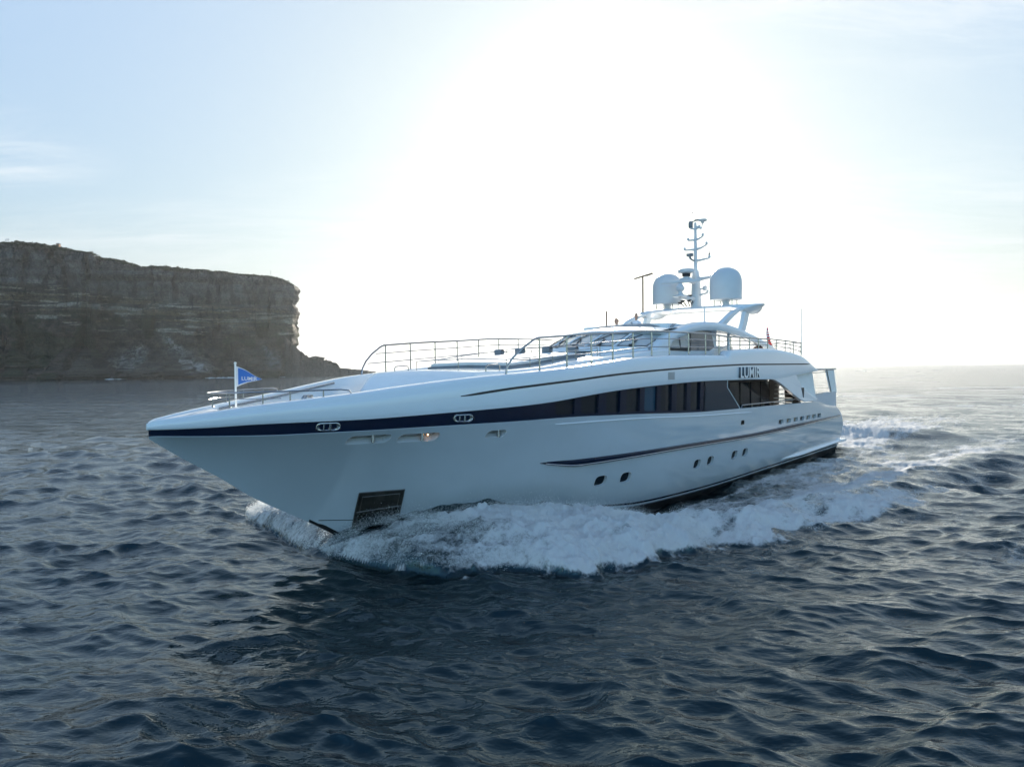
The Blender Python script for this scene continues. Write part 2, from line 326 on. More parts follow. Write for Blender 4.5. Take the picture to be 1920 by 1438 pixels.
for n_, (nm, L) in enumerate(HOLES):
    dep = {'porthole': .11, 'exhaust_vent': .12, 'hawse_opening': .22, 'hull_light': .09}[nm]; m = MB()
    rows = [[on_hull(s, z, o) for s, z in L] for o in (.006, 0., -dep)]
    cs = sum(p[0] for p in L) / len(L); cz = sum(p[1] for p in L) / len(L)
    rim = [on_hull(cs + (s - cs) * 1.0 + .018 * np.sign(s - cs), cz + (z - cz) * 1.08, .004) for s, z in L]
    m.grid([rim] + rows, close_v=True); o = m.build(nm, LINING if nm != 'hull_light' else BRONZE, yacht, sharp=50)
    b = MB(); b.grid([[on_hull(cs + (s - cs) * q, cz + (z - cz) * q, -dep + .002) for s, z in L] for q in (1., .5, .02)], close_v=True)
    if nm == 'porthole': b.build('glass', DGLASS, o)
    elif nm == 'exhaust_vent': b.build('grille', TEAK if n_ % 3 else DARK, o)
    elif nm == 'hull_light': b.build('lens', DARK, o)
    else:
        b.build('back_plate', STEEL, o)
        rl = MB(); ce = on_hull(cs + .12, cz, -.10)
        rl.tube([(ce[0], ce[1], cz - .10), (ce[0], ce[1], cz + .10)], .045, 10); rl.build('roller', STEEL, o)
        if n_ == 14:
            lm = MB(); q = on_hull(cs + .28, cz - .02, -.12); lm.ball(q, .022); lm.build('lamp', mat('warm_lamp', (.9, .6, .3), .4, emit=(1, .5, .18, 4)), o)
# anchor pocket
AP = dict(TL=(5.2, 1.76), TR=(6.32, 1.77), BR=(6.55, .62), BL=(5.42, .36))
def ap(u, v, off):
    a = np.array(AP['TL']) * (1 - u) + np.array(AP['TR']) * u; b = np.array(AP['BL']) * (1 - u) + np.array(AP['BR']) * u; q = a * (1 - v) + b * v; return on_hull(q[0], q[1], off)
m = MB(); m.grid([[ap(u, v, .014) for u in np.linspace(0, 1, 9)] for v in np.linspace(0, 1, 9)])
m.grid([[ap(u, v, o) for o in (-.01, .014)] for u, v in [(k / 8, 0) for k in range(9)] + [(1, k / 8) for k in range(1, 9)] + [(1 - k / 8, 1) for k in range(1, 9)] + [(0, 1 - k / 8) for k in range(1, 9)]])
PKT = mat('shaded_pocket_steel', (.07, .065, .055), .28, metal=.6, var=.5, var_scale=3, bump=.15, bump_scale=9)  # blotchy steel, darkened so the shallow plate reads as a deep recess
pocket = m.build('anchor_pocket', PKT, yacht, sharp=50)
m = MB()
for a, b in (((0, 0), (1, 0)), ((1, 0), (1, 1)), ((0, 1), (0, 0)), ((.09, .10), (.91, .10)), ((.91, .10), (.91, .40)), ((.09, .40), (.09, .10)), ((.04, .44), (.96, .44))):
    m.tube([ap(a[0] + (b[0] - a[0]) * k / 8, a[1] + (b[1] - a[1]) * k / 8, .02) for k in range(9)], .016 if a[1] + b[1] < .3 or a[0] == b[0] else .024, 6)
m.build('frame', BRONZE, pocket)
m = MB(); m.grid([[ap(u, v, .020) for u in np.linspace(.07, .93, 7)] for v in np.linspace(.48, .98, 7)]); m.build('door_plate', mat('shaded_recess_plate', (.020, .017, .012), .25, metal=.4, var=.5), pocket)  # recess shade put into the dark colour of the plate
for u, v in [(.08, .52), (.52, .50), (.74, .49), (.96, .47), (.08, .76), (.3, .77), (.62, .76), (.92, .74), (.3, .6)]: m = MB(); m.ball(ap(u, v, .028), .017, 6); m.build('bolt', STEEL, pocket)
# window band
def band_pt(s, z, off=0.):
    zk, zt = float(ZK(s)), float(ZBT(s)); f = (z - zk) / max(zt - zk, .01); b = float(B(s)); return (s, max(b - .10 + .04 * f, .012) + off, z)
PN = [(10.18, 11.08), (11.41, 12.33), (12.75, 13.55), (13.93, 14.77), (15.07, 15.90), (16.19, 16.96), (17.31, 18.09), (18.40, 19.16)]
cuts = sorted(set([round(float(x), 3) for x in np.concatenate([np.linspace(.03, 6, 40), np.linspace(6, 19.46, 60)]) if not any(a - .05 < x < b + .05 for a, b in PN)] + [x for p in PN for x in (p[0], (p[0] + p[1]) / 2, p[1])]))
zlo = lambda s: float(ZK(s)) + .10
zhi = lambda s: float(ZBT(s)) - .035
bd = MB()
for a, b in zip(cuts[:-1], cuts[1:]):
    pane = any(p[0] - 1e-6 <= a and b <= p[1] + 1e-6 for p in PN)
    lv = [lambda s: float(ZK(s)), lambda s: zlo(s) if s > 9.5 else float(ZK(s)) + .06, lambda s: zhi(s) if s > 9.5 else float(ZBT(s)) - .05, lambda s: float(ZBT(s))]
    for k in range(3):
        if pane and k == 1: continue
        bd.add([band_pt(a, lv[k](a)), band_pt(a, lv[k + 1](a)), band_pt(b, lv[k + 1](b)), band_pt(b, lv[k](b))], [[0, 1, 2, 3]])
    bd.add(mir([band_pt(a, float(ZK(a))), band_pt(a, float(ZBT(a))), band_pt(b, float(ZBT(b))), band_pt(b, float(ZK(b)))]), [[3, 2, 1, 0]])
bd.grid([[(.03, y, z) for y in np.linspace(-.02, .02, 3)] for z in (3.66, 3.82)])
bd.build('window_band', NAVY, yacht, sharp=40)
m = MB()
for sg in (1,): m.add([band_pt(19.46, float(ZK(19.46)), -.09), band_pt(19.46, float(ZBT(19.46)), -.09), band_pt(19.46, float(ZBT(19.46))), band_pt(19.46, float(ZK(19.46)))], [[0, 1, 2, 3]])
m.build('window_post', RUBBER, yacht)
for k, (a, b) in enumerate(PN):
    c = .10; dp = -.075; zl, zh = zlo, zhi
    loop = [(a + .07, zl(a)), (b - .02, zl(b)), (b, zl(b) + .05), (b, zh(b)), ((a + b) / 2, zh((a + b) / 2)), (a, zh(a)), (a, zl(a) + .09)]
    m = MB(); full = [(a, zl(a)), ((a + b) / 2, zl((a + b) / 2)), (b, zl(b)), (b, zh(b)), ((a + b) / 2, zh((a + b) / 2)), (a, zh(a))]
    m.grid([[band_pt(s, z, 0) for s, z in full], [band_pt(s, z, dp - .01) for s, z in full]], close_v=True)
    m.grid([[band_pt(a, zl(a), .0), band_pt(a + .10, zl(a), .0)], [band_pt(a, zl(a) + .12, .0), band_pt(a + .02, zl(a) + .02, .0)]])
    w = m.build('window', NAVY, yacht, sharp=30, **({'label': 'blue tinted window'} if k == 4 else {}))
    m = MB(); m.add([band_pt(s, z, dp + (.02 if s < b - .01 else 0.)) for s, z in [full[0], full[1], full[2], full[3], full[4], full[5]]], [[0, 1, 4, 5], [1, 2, 3, 4]]); m.build('pane', BGLASS if k == 4 else DGLASS, w, smooth=False)
# large raked side pane aft of the window band
pl = [(19.62, float(ZK(19.62)) + .02), (20.7, float(ZK(20.7)) + .02), (21.8, float(ZK(21.8)) + .02), (22.87, float(ZK(22.87)) + .02), (21.6, 4.27), (21.6, 4.56), (20.7, 4.565), (19.62, 4.56)]
m = MB(); m.add([band_pt(s, z, -.03) for s, z in pl], [[0, 1, 6, 7], [1, 2, 4, 5, 6], [2, 3, 4]]); m.add([band_pt(s, z, -.07) for s, z in pl], [[7, 6, 1, 0], [6, 5, 4, 2, 1], [4, 3, 2]])
w = m.build('side_pane', mat('slate_glass', (.018, .030, .045), .05, coat=.0, ior=1.22, bump=.05, bump_scale=.6), yacht, smooth=False)
m = MB(); m.tube([band_pt(22.87, 3.34, -.03), band_pt(21.6, 4.27, -.03), band_pt(21.6, 4.55, -.03)], .022, 6); m.build('edge_trim', PAINT, w)
# fairleads in the band
for a, b, z in ((3.41, 3.95, 3.725), (6.81, 7.33, 3.80)):
    L = stadium(a, b, z - .095, z + .095, 8); m = MB(); m.tube([band_pt(s, q, .01) for s, q in L], .018, 6, closed=True); o = m.build('mooring_port', STEEL, yacht)
    m = MB(); cs = (a + b) / 2; m.grid([[band_pt(cs + (s - cs) * q, z + (zz_ - z) * q, .012 - .05 * (1 - q)) for s, zz_ in L] for q in (.97, .7, .05)], close_v=True); m.build('chrome_cup', STEEL, o)
    m = MB(); m.tube([band_pt(cs + .05, z - .08, .0), band_pt(cs + .05, z + .08, .0)], .035, 10); m.tube([band_pt(cs - .09, z - .07, .0), band_pt(cs - .09, z + .07, .0)], .02, 8); m.build('roller', STEEL, o)
# rub rail and mouldings
RT = pchip([10.12, 10.4, 11.7, 16.5, 24, 29.2, 36.6], [2.26, 2.275, 2.235, 2.215, 2.165, 2.24, 2.29]); RB = pchip([10.12, 10.75, 11.8, 16.5, 24, 36.6], [2.245, 2.115, 1.985, 2.01, 1.955, 2.18])
for sg in (1, -1):
    rows = []
    for s in np.linspace(10.12, 36.6, 90):
        t_, b_ = float(RT(s)), float(RB(s)); w = .02 + .10 * float(sstep(10.1, 11.6, s)) * (1 - .5 * float(sstep(33, 36.6, s))); mid = (t_ + b_) / 2
        r = [on_hull(s, t_, -.01), on_hull(s, t_ - .03 * min(1, (t_ - b_) / .2), w * .85), on_hull(s, mid, w), on_hull(s, b_ + .04 * min(1, (t_ - b_) / .2), w * .6), on_hull(s, b_, -.01)]
        rows.append(r if sg > 0 else mir(r))
    m = MB(); m.grid(rows, cap=True); rr = m.build('rub_rail', NAVY, yacht, sharp=50)
    m = MB(); P = []
    for s in np.linspace(10.3, 36.5, 80):
        t_, b_ = float(RT(s)), float(RB(s)); w = .02 + .10 * float(sstep(10.1, 11.6, s)) * (1 - .5 * float(sstep(33, 36.6, s))); P.append(on_hull(s, t_ * .45 + b_ * .55, w + .012))
    m.tube(P if sg > 0 else mir(P), .024, 8); m.build('chrome_strip', STEEL, rr)
m = MB(); m.tube([on_hull(s, z, .005) for s, z in zip(np.linspace(10.22, 23.92, 40), pchip([0, 10, 27, 39], [3.46, 3.40, 3.20, 3.11])(np.arange(40)))], [.012] + [.026] * 38 + [.012], 6); m.build('spray_moulding', PAINT, yacht)
m = MB(); rows = []
for s in np.linspace(28.4, 37.35, 24):
    w = .16 * float(sstep(28.2, 31, s)); z = .52 + .028 * (s - 28.4); rows.append([on_hull(s, z + .05, -.01), on_hull(s, z + .03, w), on_hull(s, z - .02, w), on_hull(s, z - .12, -.01)])
m.grid(rows, cap=True); m.box((37.6, 0, .72), (1.1, 6.9, .16)); m.build('swim_platform', PAINT, yacht, bevel=.03)
# upper shell: bulwark forward, superstructure side aft
US = np.unique(np.concatenate([[.03, .06, .1, .16], np.linspace(.25, 3, 24), np.linspace(3, 21.2, 80), np.linspace(21.2, 22, 9), np.linspace(22, 32.5, 60)]))
def inner_depth(s): return .03 + .92 * float(sstep(1.5, 2.5, s)) - .45 * float(sstep(9, 14, s)) - .1 * float(sstep(30, 32.5, s))
def shell_sec(s):
    b, zc, zb = float(B(s)), float(ZC(s)), float(ZBT(s)); h = zc - zb; k = min(1., b / 1.1); j = min(1., h / .6)
    return [(s, max(b - .10 * k, .005), zb + .004), (s, max(b - .015, .01), zb), (s, b + .01, zb + .15 * h), (s, b + .02, zb + .42 * h), (s, b + .01, zb + .66 * h), (s, b - .015 * k, zc - .17 * j), (s, b - .045 * k, zc - .09 * j), (s, b - .09 * k, zc - .035 * j),
            (s, b - .16 * k, zc - .006), (s, b - .25 * k, zc + .004), (s, b - .42 * k, zc), (s, b - .45 * k, zc - .03), (s, b - .48 * k, zc - max(inner_depth(s), .05))]
def shell_dense(s):
    P = np.array(shell_sec(s)); q = P[1:11]; d = np.concatenate([[0], np.cumsum(np.hypot(np.diff(q[:, 1]), np.diff(q[:, 2])))]); t = np.linspace(0, d[-1], 40) if d[-1] > .05 else np.linspace(0, d[-1] + 1e-4, 40)
    d = d + np.arange(len(d)) * 1e-6; fy, fz = pchip(d, q[:, 1]), pchip(d, q[:, 2]); return [tuple(P[0])] + [(s, float(fy(x)), float(fz(x))) for x in t] + [tuple(p) for p in P[11:]]
SH = [shell_sec(s) for s in US]; US2 = np.unique(np.concatenate([US, np.linspace(3, 32.5, 330)])); SD = [shell_dense(s) for s in US2]; m = MB(); m.grid(SD); m.grid([mir(r) for r in SD])
m.grid([[(.03 - .05 * math.cos(a * math.pi / 2), p[1] * math.sin(a * math.pi / 2) if a else 0.0, p[2]) for p in SH[0][1:10]] for a in (1., .6, .3, 0.)]); m.grid([[(.03 - .05 * math.cos(a * math.pi / 2), -p[1] * math.sin(a * math.pi / 2), p[2]) for p in SH[0][1:10]] for a in (1., .6, .3, 0.)])
m.grid([[(p[0], p[1] * q, p[2]) for q in np.linspace(1, -1, 9)] for p in SH[-1][1:9]])
m.grid([[(s, float(B(s)) * q - .10 * q, float(ZBT(s)) + .004) for q in np.linspace(-1, 1, 9)] for s in np.linspace(19.4, 32.5, 20)])
shell = m.build('superstructure_shell', PAINT, yacht, sharp=45, merge=2e-4)
def shell_pt(s, z, off=0.):
    P = shell_sec(s)[1:9]; return (s, float(np.interp(z, [p[2] for p in P], [p[1] for p in P])) + off, z)
BLZ = pchip([6.99, 8.5, 11.17, 13.52, 16.31, 19.65, 23.79, 31.3], [4.41, 4.59, 4.78, 4.93, 5.05, 5.15, 5.22, 5.22])
for sg in (1, -1):
    m = MB(); P = []
    for s in np.linspace(6.95, 31.3, 90):
        w = .033 * min(1, .35 + (s - 6.95) * 1.5, .3 + (31.3 - s)); z = float(BLZ(s)); r = [shell_pt(s, z - w, -.004), shell_pt(s, z - w, .008), shell_pt(s, z + w, .008), shell_pt(s, z + w, -.004)]; P.append(r if sg > 0 else mir(r))
    m.grid(P, cap=True); m.build('accent_stripe', RUBBER, yacht)
# name letters
def text_mesh(body, size, depth, m, parent, name, mw, bevel=0., squash=1.):
    cu = bpy.data.curves.new('lettering', 'FONT'); cu.body = body; cu.size = size; cu.extrude = depth; cu.bevel_depth = bevel; cu.offset = size * .012
    o = bpy.data.objects.new('lettering', cu); COL.objects.link(o); dg = bpy.context.evaluated_depsgraph_get(); me = bpy.data.meshes.new_from_object(o.evaluated_get(dg)); bpy.data.objects.remove(o)
    me.transform(mw @ Matrix.Diagonal((squash, 1, 1, 1))); me.materials.clear(); me.materials.append(m); q = bpy.data.objects.new(name, me); COL.objects.link(q); q.parent = parent; return q
def side_matrix(s, y, z): return Matrix(((-1, 0, 0, -s), (0, 0, 1, y), (0, 1, 0, z), (0, 0, 0, 1)))
LET = mat('letter_white', (.85, .85, .83), .25, coat=.4)
nl = text_mesh('LUMIR', .64, .05, LET, yacht, 'name_lettering', side_matrix(22.42, 4.02, 4.66), squash=1.12); nl.data.materials.append(mat('letter_side_shade', (.10, .12, .14), .4))
for f_ in nl.data.polygons: f_.material_index = 1 if abs(f_.normal.y) < .5 else 0  # letter sides coloured dark for the shade they lie in
m = MB()
for k in range(9): m.box((16.76, shell_pt(16.76, 4.70 + .031 * k)[1] + .004, 4.70 + .031 * k), (.46, .02, .016))
m.build('vent_grille', mat('grille_grey', (.22, .24, .26), .4), yacht, smooth=False)
# aft wing panels
WF = [(25.9, 4.55), (26.6, 4.47), (27.27, 4.30), (28.0, 4.06), (28.73, 3.80), (29.5, 3.55), (30.1, 3.38), (30.6, 3.29), (31.5, 3.27), (32.3, 3.29), (32.72, 3.36)]; WT = [(31.7, 3.56), (30.8, 3.81), (30.2, 4.05), (29.85, 4.27), (29.45, 4.55), (29.33, 4.69)]
for sg in (1, -1):
    poly = WF + WT + [(27.5, 4.62)]; m = MB(); n = len(poly)
    V = [(s, sg * (float(B(s)) - .03), z) for s, z in poly] + [(s, sg * (float(B(s)) - .22), z) for s, z in poly]
    m.add(V, [list(range(n)), [n + i for i in range(n)][::-1]] + [[i, n + i, n + (i + 1) % n, (i + 1) % n] for i in range(n)]); o = m.build('wing_panel', PAINT, yacht, smooth=False, bevel=.03)
    if sg > 0:
        m = MB(); m.prism([(30.0, 4.02), (30.32, 4.03), (30.32, 3.72), (30.27, 3.52)], 1, 3.80, 3.835); m.build('side_light', RUBBER, o, smooth=False)
for sg in (1, -1):
    m = MB(); m.prism([(29.5, 4.66), (32.3, 4.82), (32.85, 3.40), (32.4, 3.36), (30.6, 3.86), (30.0, 4.15)], 1, sg * 3.52, sg * 3.54); m.build('side_screen', SCREEN, yacht, smooth=False)
# main deck aft: floor, saloon wall, stairs, handrail
m = MB(); m.grid([[(s, (float(B(s)) - .25) * q, 2.40) for q in np.linspace(-1, 1, 5)] for s in np.linspace(19.4, 34.6, 12)]); m.build('main_deck', TEAK, yacht)
for sg in (1, -1):
    m = MB(); m.box((23.9, sg * 2.75, 3.48), (8.8, .10, 2.1)); m.box((28.3, 0 if sg > 0 else .0, 3.48), (.08, 5.4, 2.1)) if sg > 0 else None; sal = m.build('saloon_wall', DARK, yacht, smooth=False)
    for a in (21.6, 22.75, 23.9, 25.05, 26.2, 27.3):
        m = MB(); m.box((a + .5, sg * 2.83, 3.62), (.96, .05, 1.55)); m.build('window', DGLASS, sal, smooth=False)
m = MB()
for k in range(8): m.box((29.35 + .06 * k, 3.05, 2.62 + .22 * k), (.30, .85, .035))
m.build('stair_tread', SCREEN, yacht, smooth=False)
m = MB(); m.tube([(31.0, 3.2, 2.4), (31.0, 3.2, 4.6)], .07, 10); m.build('deck_post', PAINT, yacht)
m = MB(); m.box((29.9, 2.45, 3.5), (1.2, .05, 2.1)); m.box((30.7, 3.1, 3.4), (.05, .8, 1.9)); m.build('stair_wall', DARK, yacht, smooth=False)
yk = lambda s: float(B(s)) - .14
m = MB(); m.tube([(s, yk(s), z) for s, z in [(23.05, 3.33), (23.1, 3.46), (24, 3.455), (26, 3.45), (28, 3.455), (29.5, 3.465), (29.8, 3.42), (30.2, 3.27)]], .026, 8)
for s in (24.2, 25.4, 26.6, 27.8, 29.0): m.tube([(s, yk(s), float(ZK(s))), (s, yk(s), 3.455)], .014, 6)
m.build('hand_rail', STEEL, yacht)
# stern awning frame
m = MB(); m.tube([(32.6, 3.1, 4.90), (37.3, 3.1, 4.93)], .05, 8); m.tube([(32.6, -3.1, 4.90), (37.3, -3.1, 4.93)], .05, 8); m.tube([(37.3, 3.1, 4.93), (37.3, -3.1, 4.93)], .04, 8)
m.tube([(33.0, 3.2, 4.75), (33.2, 3.2, 3.3), (33.2, 3.3, 2.8)], .035, 8); m.tube([(35.8, 3.1, 4.9), (36.6, 3.1, 3.5)], .03, 8)
for z in (3.55, 4.72): m.tube([(33.1, 3.2, z), (36.0, 3.1, z + .06)], .025, 6)
m.build('awning_frame', STEEL, yacht)
m = MB(); m.prism([(35.6, 4.86), (37.1, 4.88), (37.6, 3.55), (36.5, 3.55)], 1, 3.06, 3.08); m.build('awning_cloth', SCREEN, yacht, smooth=False)
m = MB(); m.prism([(33.4, 3.58), (37.2, 3.62), (37.3, 2.55), (36.0, 2.62), (33.4, 2.95)], 1, 3.12, 3.15); m.build('stern_screen', mat('grey_screen', (.50, .52, .55), .4), yacht, smooth=False)
# ------------------------------------------------------------------ decks, deckhouse and gear
def hb(s): return max(float(B(s)) - .48 * min(1., float(B(s)) / 1.1), .01)
m = MB(); m.grid([[(s, hb(s) * q, float(ZC(s)) - max(inner_depth(s), .05) + .02 * (1 - q * q)) for q in np.linspace(-1, 1, 9)] for s in US]); m.build('deck', DECK, yacht)
# bow: rails, cleats, flagstaff
def yr(s): return float(B(s)) - .27 * min(1., float(B(s)) / 1.1)
BRZ = pchip([1.5, 4.4], [4.62, 4.62])
for sg in (1, -1):
    m = MB(); P = [(1.45, sg * .10, 4.625)] + [(s, sg * (yr(s) * float(sstep(.9, 2.4, s)) * .98), 4.625 + .012 * (s - 1.5)) for s in np.linspace(1.7, 4.1, 9)] + [(4.28, sg * yr(4.28), 4.63), (4.33, sg * yr(4.33), 4.55)]
    m.tube(P, .021, 8); m.tube([(4.33, sg * yr(4.33), 4.56), (4.33, sg * yr(4.33), 4.50)], .022, 8); m.tube([(1.5, sg * .12, 4.46)] + [(s, sg * (yr(s) * float(sstep(.9, 2.4, s)) * .98), 4.47) for s in np.linspace(1.8, 2.75, 5)], .011, 6)
    br = m.build('bow_rail', STEEL, yacht)
    for s in (1.75, 2.35, 2.95, 3.7):
        yy = sg * yr(s) * float(sstep(.9, 2.4, s)) * .98; m = MB(); m.tube([(s, yy, float(ZC(s)) - .03), (s, yy, 4.63)], .017, 8); m.lathe([(.034, 0), (.030, .012), (.018, .02)], (s, yy, float(ZC(s)) - .005), 10); m.build('post', STEEL, br)
m = MB(); m.tube([(2.14, 0, 4.2), (2.14, 0, 5.33)], .026, 10); m.ball((2.14, 0, 5.36), .035, 8); m.build('flagstaff', LET, yacht)
for s in (3.15, 3.3): pass
m = MB()
for dy in (-.07, .07): m.tube([(3.35, 1.15 + dy, 3.5), (3.35, 1.15 + dy, 4.42), (3.42, 1.15 + dy, 4.50), (3.55, 1.15 + dy, 4.50)], .03, 8)
m.tube([(3.55, 1.05, 4.5), (3.55, 1.25, 4.5)], .04, 8); m.build('bow_bollard', STEEL, yacht)
m = MB(); m.tube([(s, -(hb(s) - .05), float(ZC(s)) - .10) for s in np.linspace(2.0, 6.7, 12)], .035, 8); m.tube([(s, (hb(s) - .05), float(ZC(s)) - .10) for s in np.linspace(2.0, 6.7, 12)], .035, 8); m.build('rope_rail', STEEL, yacht)
for y in (.55, -.55): m = MB(); m.lathe([(.24, 0), (.24, .1), (.13, .16), (.13, .36), (.2, .42), (.2, .48)], (4.3, y, 3.62), 16); m.build('anchor_winch', STEEL, yacht)
# raised foredeck house
TZ = pchip([7.4, 8.3, 9.5, 11.12, 12.54, 15.25, 17.8, 19], [4.2, 5.05, 5.09, 5.19, 5.36, 5.60, 5.84, 5.9]); TY = pchip([7.4, 8.3, 11, 14, 19], [2.42, 2.5, 2.68, 2.9, 2.95])
m = MB(); rows = []
for s in np.concatenate([[7.4, 7.7, 8.0, 8.2, 8.3, 8.42], np.linspace(8.8, 18.5, 28)]):
    zb = float(ZC(s)) - inner_depth(s) - .05; zt = max(float(TZ(s)), zb + .01); y = float(TY(s)); r = [(s, y + .10, zb)]
    for q, dz in ((1.01, -.07), (1.0, -.03), (.985, -.005)): r.append((s, y * q, max(zt + dz, zb)))
    for q in (.9, .6, .3, 0, -.3, -.6, -.9): r.append((s, y * q, zt + .07 * (1 - q * q)))
    for q, dz in ((-.985, -.005), (-1.0, -.03), (-1.01, -.07)): r.append((s, y * q, max(zt + dz, zb)))
    r.append((s, -y - .10, zb)); rows.append(r)
m.grid(rows); m.build('foredeck_house', PAINT, yacht, sharp=30)
m = MB(); m.box((7.95, 1.2, 4.52), (.03, 1.1, .5), Matrix.Rotation(R(-40), 3, 'Y')); m.build('deck_hatch', LINING, yacht, bevel=.01)
tz = lambda s, y: float(TZ(s)) + .07 * (1 - (y / float(TY(s))) ** 2)
m = MB(); m.grid([[(s, y, tz(s, y) + dz) for y, dz in ((1.95, -.02), (1.95, .06), (1.9, .08), (0, .08), (-1.9, .08), (-1.95, .06), (-1.95, -.02))] for s in np.linspace(10.2, 14.3, 12)], cap=True); sp = m.build('sunpad', GREY, yacht)
m = MB(); m.grid([[(s, y, tz(s, y) + dz) for y, dz in ((1.88, .07), (1.9, .14), (1.8, .18), (.02, .18), (0, .15), (-.02, .18), (-1.8, .18), (-1.9, .14), (-1.88, .07))] for s in np.linspace(10.3, 13.8, 10)], cap=True); m.build('cushion', SCREEN, sp)
for y in (-2.0, -.9, .45, 1.65):
    m = MB(); P = []
    for a in np.linspace(0, 2 * math.pi, 13)[:-1]: P.append([(13.95 + .10 * math.cos(a), y + q * .19, tz(13.95, y) + .30 + .085 * math.sin(a)) for q in (-1, -.95, .95, 1)])
    m.grid(P, close_u=True); m.prism([(13.84, tz(13.95, y) + .1), (14.06, tz(13.95, y) + .1), (14.06, tz(13.95, y) + .3), (13.84, tz(13.95, y) + .3)], 1, y - .17, y + .17); m.build('headrest', GREY, yacht)
def low_rail(P, h, posts, name='guard_rail', r=.018):
    m = MB(); m.tube([(p[0], p[1], p[2] + h) for p in P], r, 8); o = m.build(name, STEEL, yacht)
    for k in posts: m = MB(); p = P[k]; m.tube([(p[0], p[1], p[2] - .03), (p[0], p[1], p[2] + h)], r * .8, 6); m.build('post', STEEL, o)
low_rail([(s, y, tz(s, y)) for s, y in [(9.9, -2.2), (9.85, -1.1), (9.85, 0), (9.85, 1.1), (9.9, 2.15), (10.9, 2.25), (12, 2.3), (13.2, 2.35), (14.4, 2.4)]], .30, (0, 2, 4, 5, 6, 7, 8))
low_rail([(s, -y, tz(s, y)) for s, y in [(9.9, 2.2), (11, 2.25), (12.2, 2.3), (13.4, 2.35), (14.4, 2.4)]], .30, (1, 2, 3, 4))
low_rail([(14.7, y, tz(14.7, y)) for y in np.linspace(-2.3, 2.3, 8)], .34, (0, 2, 5, 7))
for s, y in ((9.0, -2.3), (8.7, 2.42)):
    m = MB(); m.tube([(s, y, 5.02), (s, y, 5.2), (s + .06, y, 5.26), (s + .52, y, 5.29), (s + .6, y, 5.24), (s + .6, y, 5.04)], .02, 8); m.build('grab_handle', STEEL, yacht)
# side rails
RZ = pchip([8.5, 9.75, 11.1, 13.5, 16, 20, 22, 26, 30.6], [6.0, 6.06, 6.16, 6.30, 6.44, 6.47, 6.40, 6.40, 6.31])
PO = [9.68, 10.9, 12.16, 13.35, 14.58, 15.8, 17.04, 18.5, 19.9, 21.1, 22.2, 23.1, 24.08, 25.07, 26.11, 27.2, 28.3, 29.4, 30.5]
yg = lambda s: float(B(s)) - .22
for sg in (1, -1):
    m = MB(); S_ = np.linspace(9.9, 30.5, 60); nose = [(8.45, sg * yg(8.45), 4.98), (8.5, sg * yg(8.5), 5.2), (8.68, sg * yg(8.68), 5.45), (9.0, sg * yg(9), 5.72), (9.45, sg * yg(9.45), 5.99), (9.62, sg * yg(9.6), 6.05)]
    m.tube(nose + [(s, sg * yg(s), float(RZ(s))) for s in S_], .032, 8)
    for f, s0 in ((.36, 8.78), (.70, 9.2)): m.tube([(s, sg * yg(s), float(ZC(s)) * (1 - f) + float(RZ(s)) * f) for s in np.linspace(s0, 30.5, 60)], .020, 6)
    rl = m.build('side_rail', STEEL, yacht)
    for s in PO: m = MB(); m.tube([(s, sg * yg(s), float(ZC(s)) - .02), (s, sg * yg(s), float(RZ(s)))], .026, 8); m.lathe([(.04, 0), (.035, .015), (.02, .03)], (s, sg * yg(s), float(ZC(s)) - .004), 10); m.build('post', STEEL, rl)
m = MB()
for z in (6.31, 6.08, 5.85): m.tube([(30.5 + .5 * (1 - (y / 3.6) ** 2), y, z) for y in np.linspace(-3.6, 3.6, 12)], .02 if z > 6.2 else .013, 8)
rl = m.build('stern_rail', STEEL, yacht)
for y in np.linspace(-3, 3, 8): m = MB(); x = 30.5 + .5 * (1 - (y / 3.6) ** 2); m.tube([(x, y, 5.3), (x, y, 6.31)], .018, 8); m.build('post', STEEL, rl)
# wheelhouse: windscreen, brow, roof
w0 = lambda y: Vector((16.1 + .2 * y * y, y, 5.96 - .006 * y * y)); w1 = lambda y: Vector((17.5 + .2 * y * y, y, 6.54 - .012 * y * y))
wn_ = Vector((-.39, 0, .92))
YW = np.linspace(-2.62, 2.62, 25); m = MB(); m.grid([[tuple(w0(y) + Vector((-.08, 0, -.16))), tuple(w0(y)), tuple(w1(y)), tuple(w1(y) + Vector((-.10, 0, .02))), tuple(w1(y) + Vector((-.13, 0, .055))), tuple(w1(y) + Vector((-.06, 0, .10))), tuple(w1(y) + Vector((.35, 0, .17))), tuple(w1(y) + Vector((1.2, 0, .28)))] for y in YW]); m.build('wheelhouse_front', PAINT, yacht, sharp=50)
ye = [-2.62, -1.57, -.52, .52, 1.57, 2.62]
for a, b in zip(ye[:-1], ye[1:]):
    def wp(u, v, o): y = a + (b - a) * u; return tuple(w0(y).lerp(w1(y), v) + wn_ * o)
    m = MB(); m.grid([[wp(u, v, .012) for v in (.05, .95)] for u in np.linspace(.06, .94, 7)]); wd = m.build('windscreen_pane', RUBBER, yacht)
    m = MB(); m.grid([[wp(u, v, .018) for v in (.10, .90)] for u in np.linspace(.10, .90, 7)]); m.build('glass', PGLASS, wd)
    m = MB(); m.tube([wp(.50, .08, .05), wp(.45, .40, .07), wp(.25, .62, .06)], .022, 6); m.tube([wp(.54, .08, .05), wp(.50, .40, .07), wp(.25, .62, .06)], .014, 6); m.tube([wp(.10, .38, .045), wp(.40, .86, .045)], .018, 6); m.box(wp(.5, .05, .05), (.1, .12, .09)); m.build('wiper', RUBBER, yacht)
for y in ye[1:-1]:
    m = MB(); m.tube([tuple(w0(y) + wn_ * .02), tuple(w1(y) + wn_ * .02)], .045, 8); m.build('mullion', PAINT, yacht)
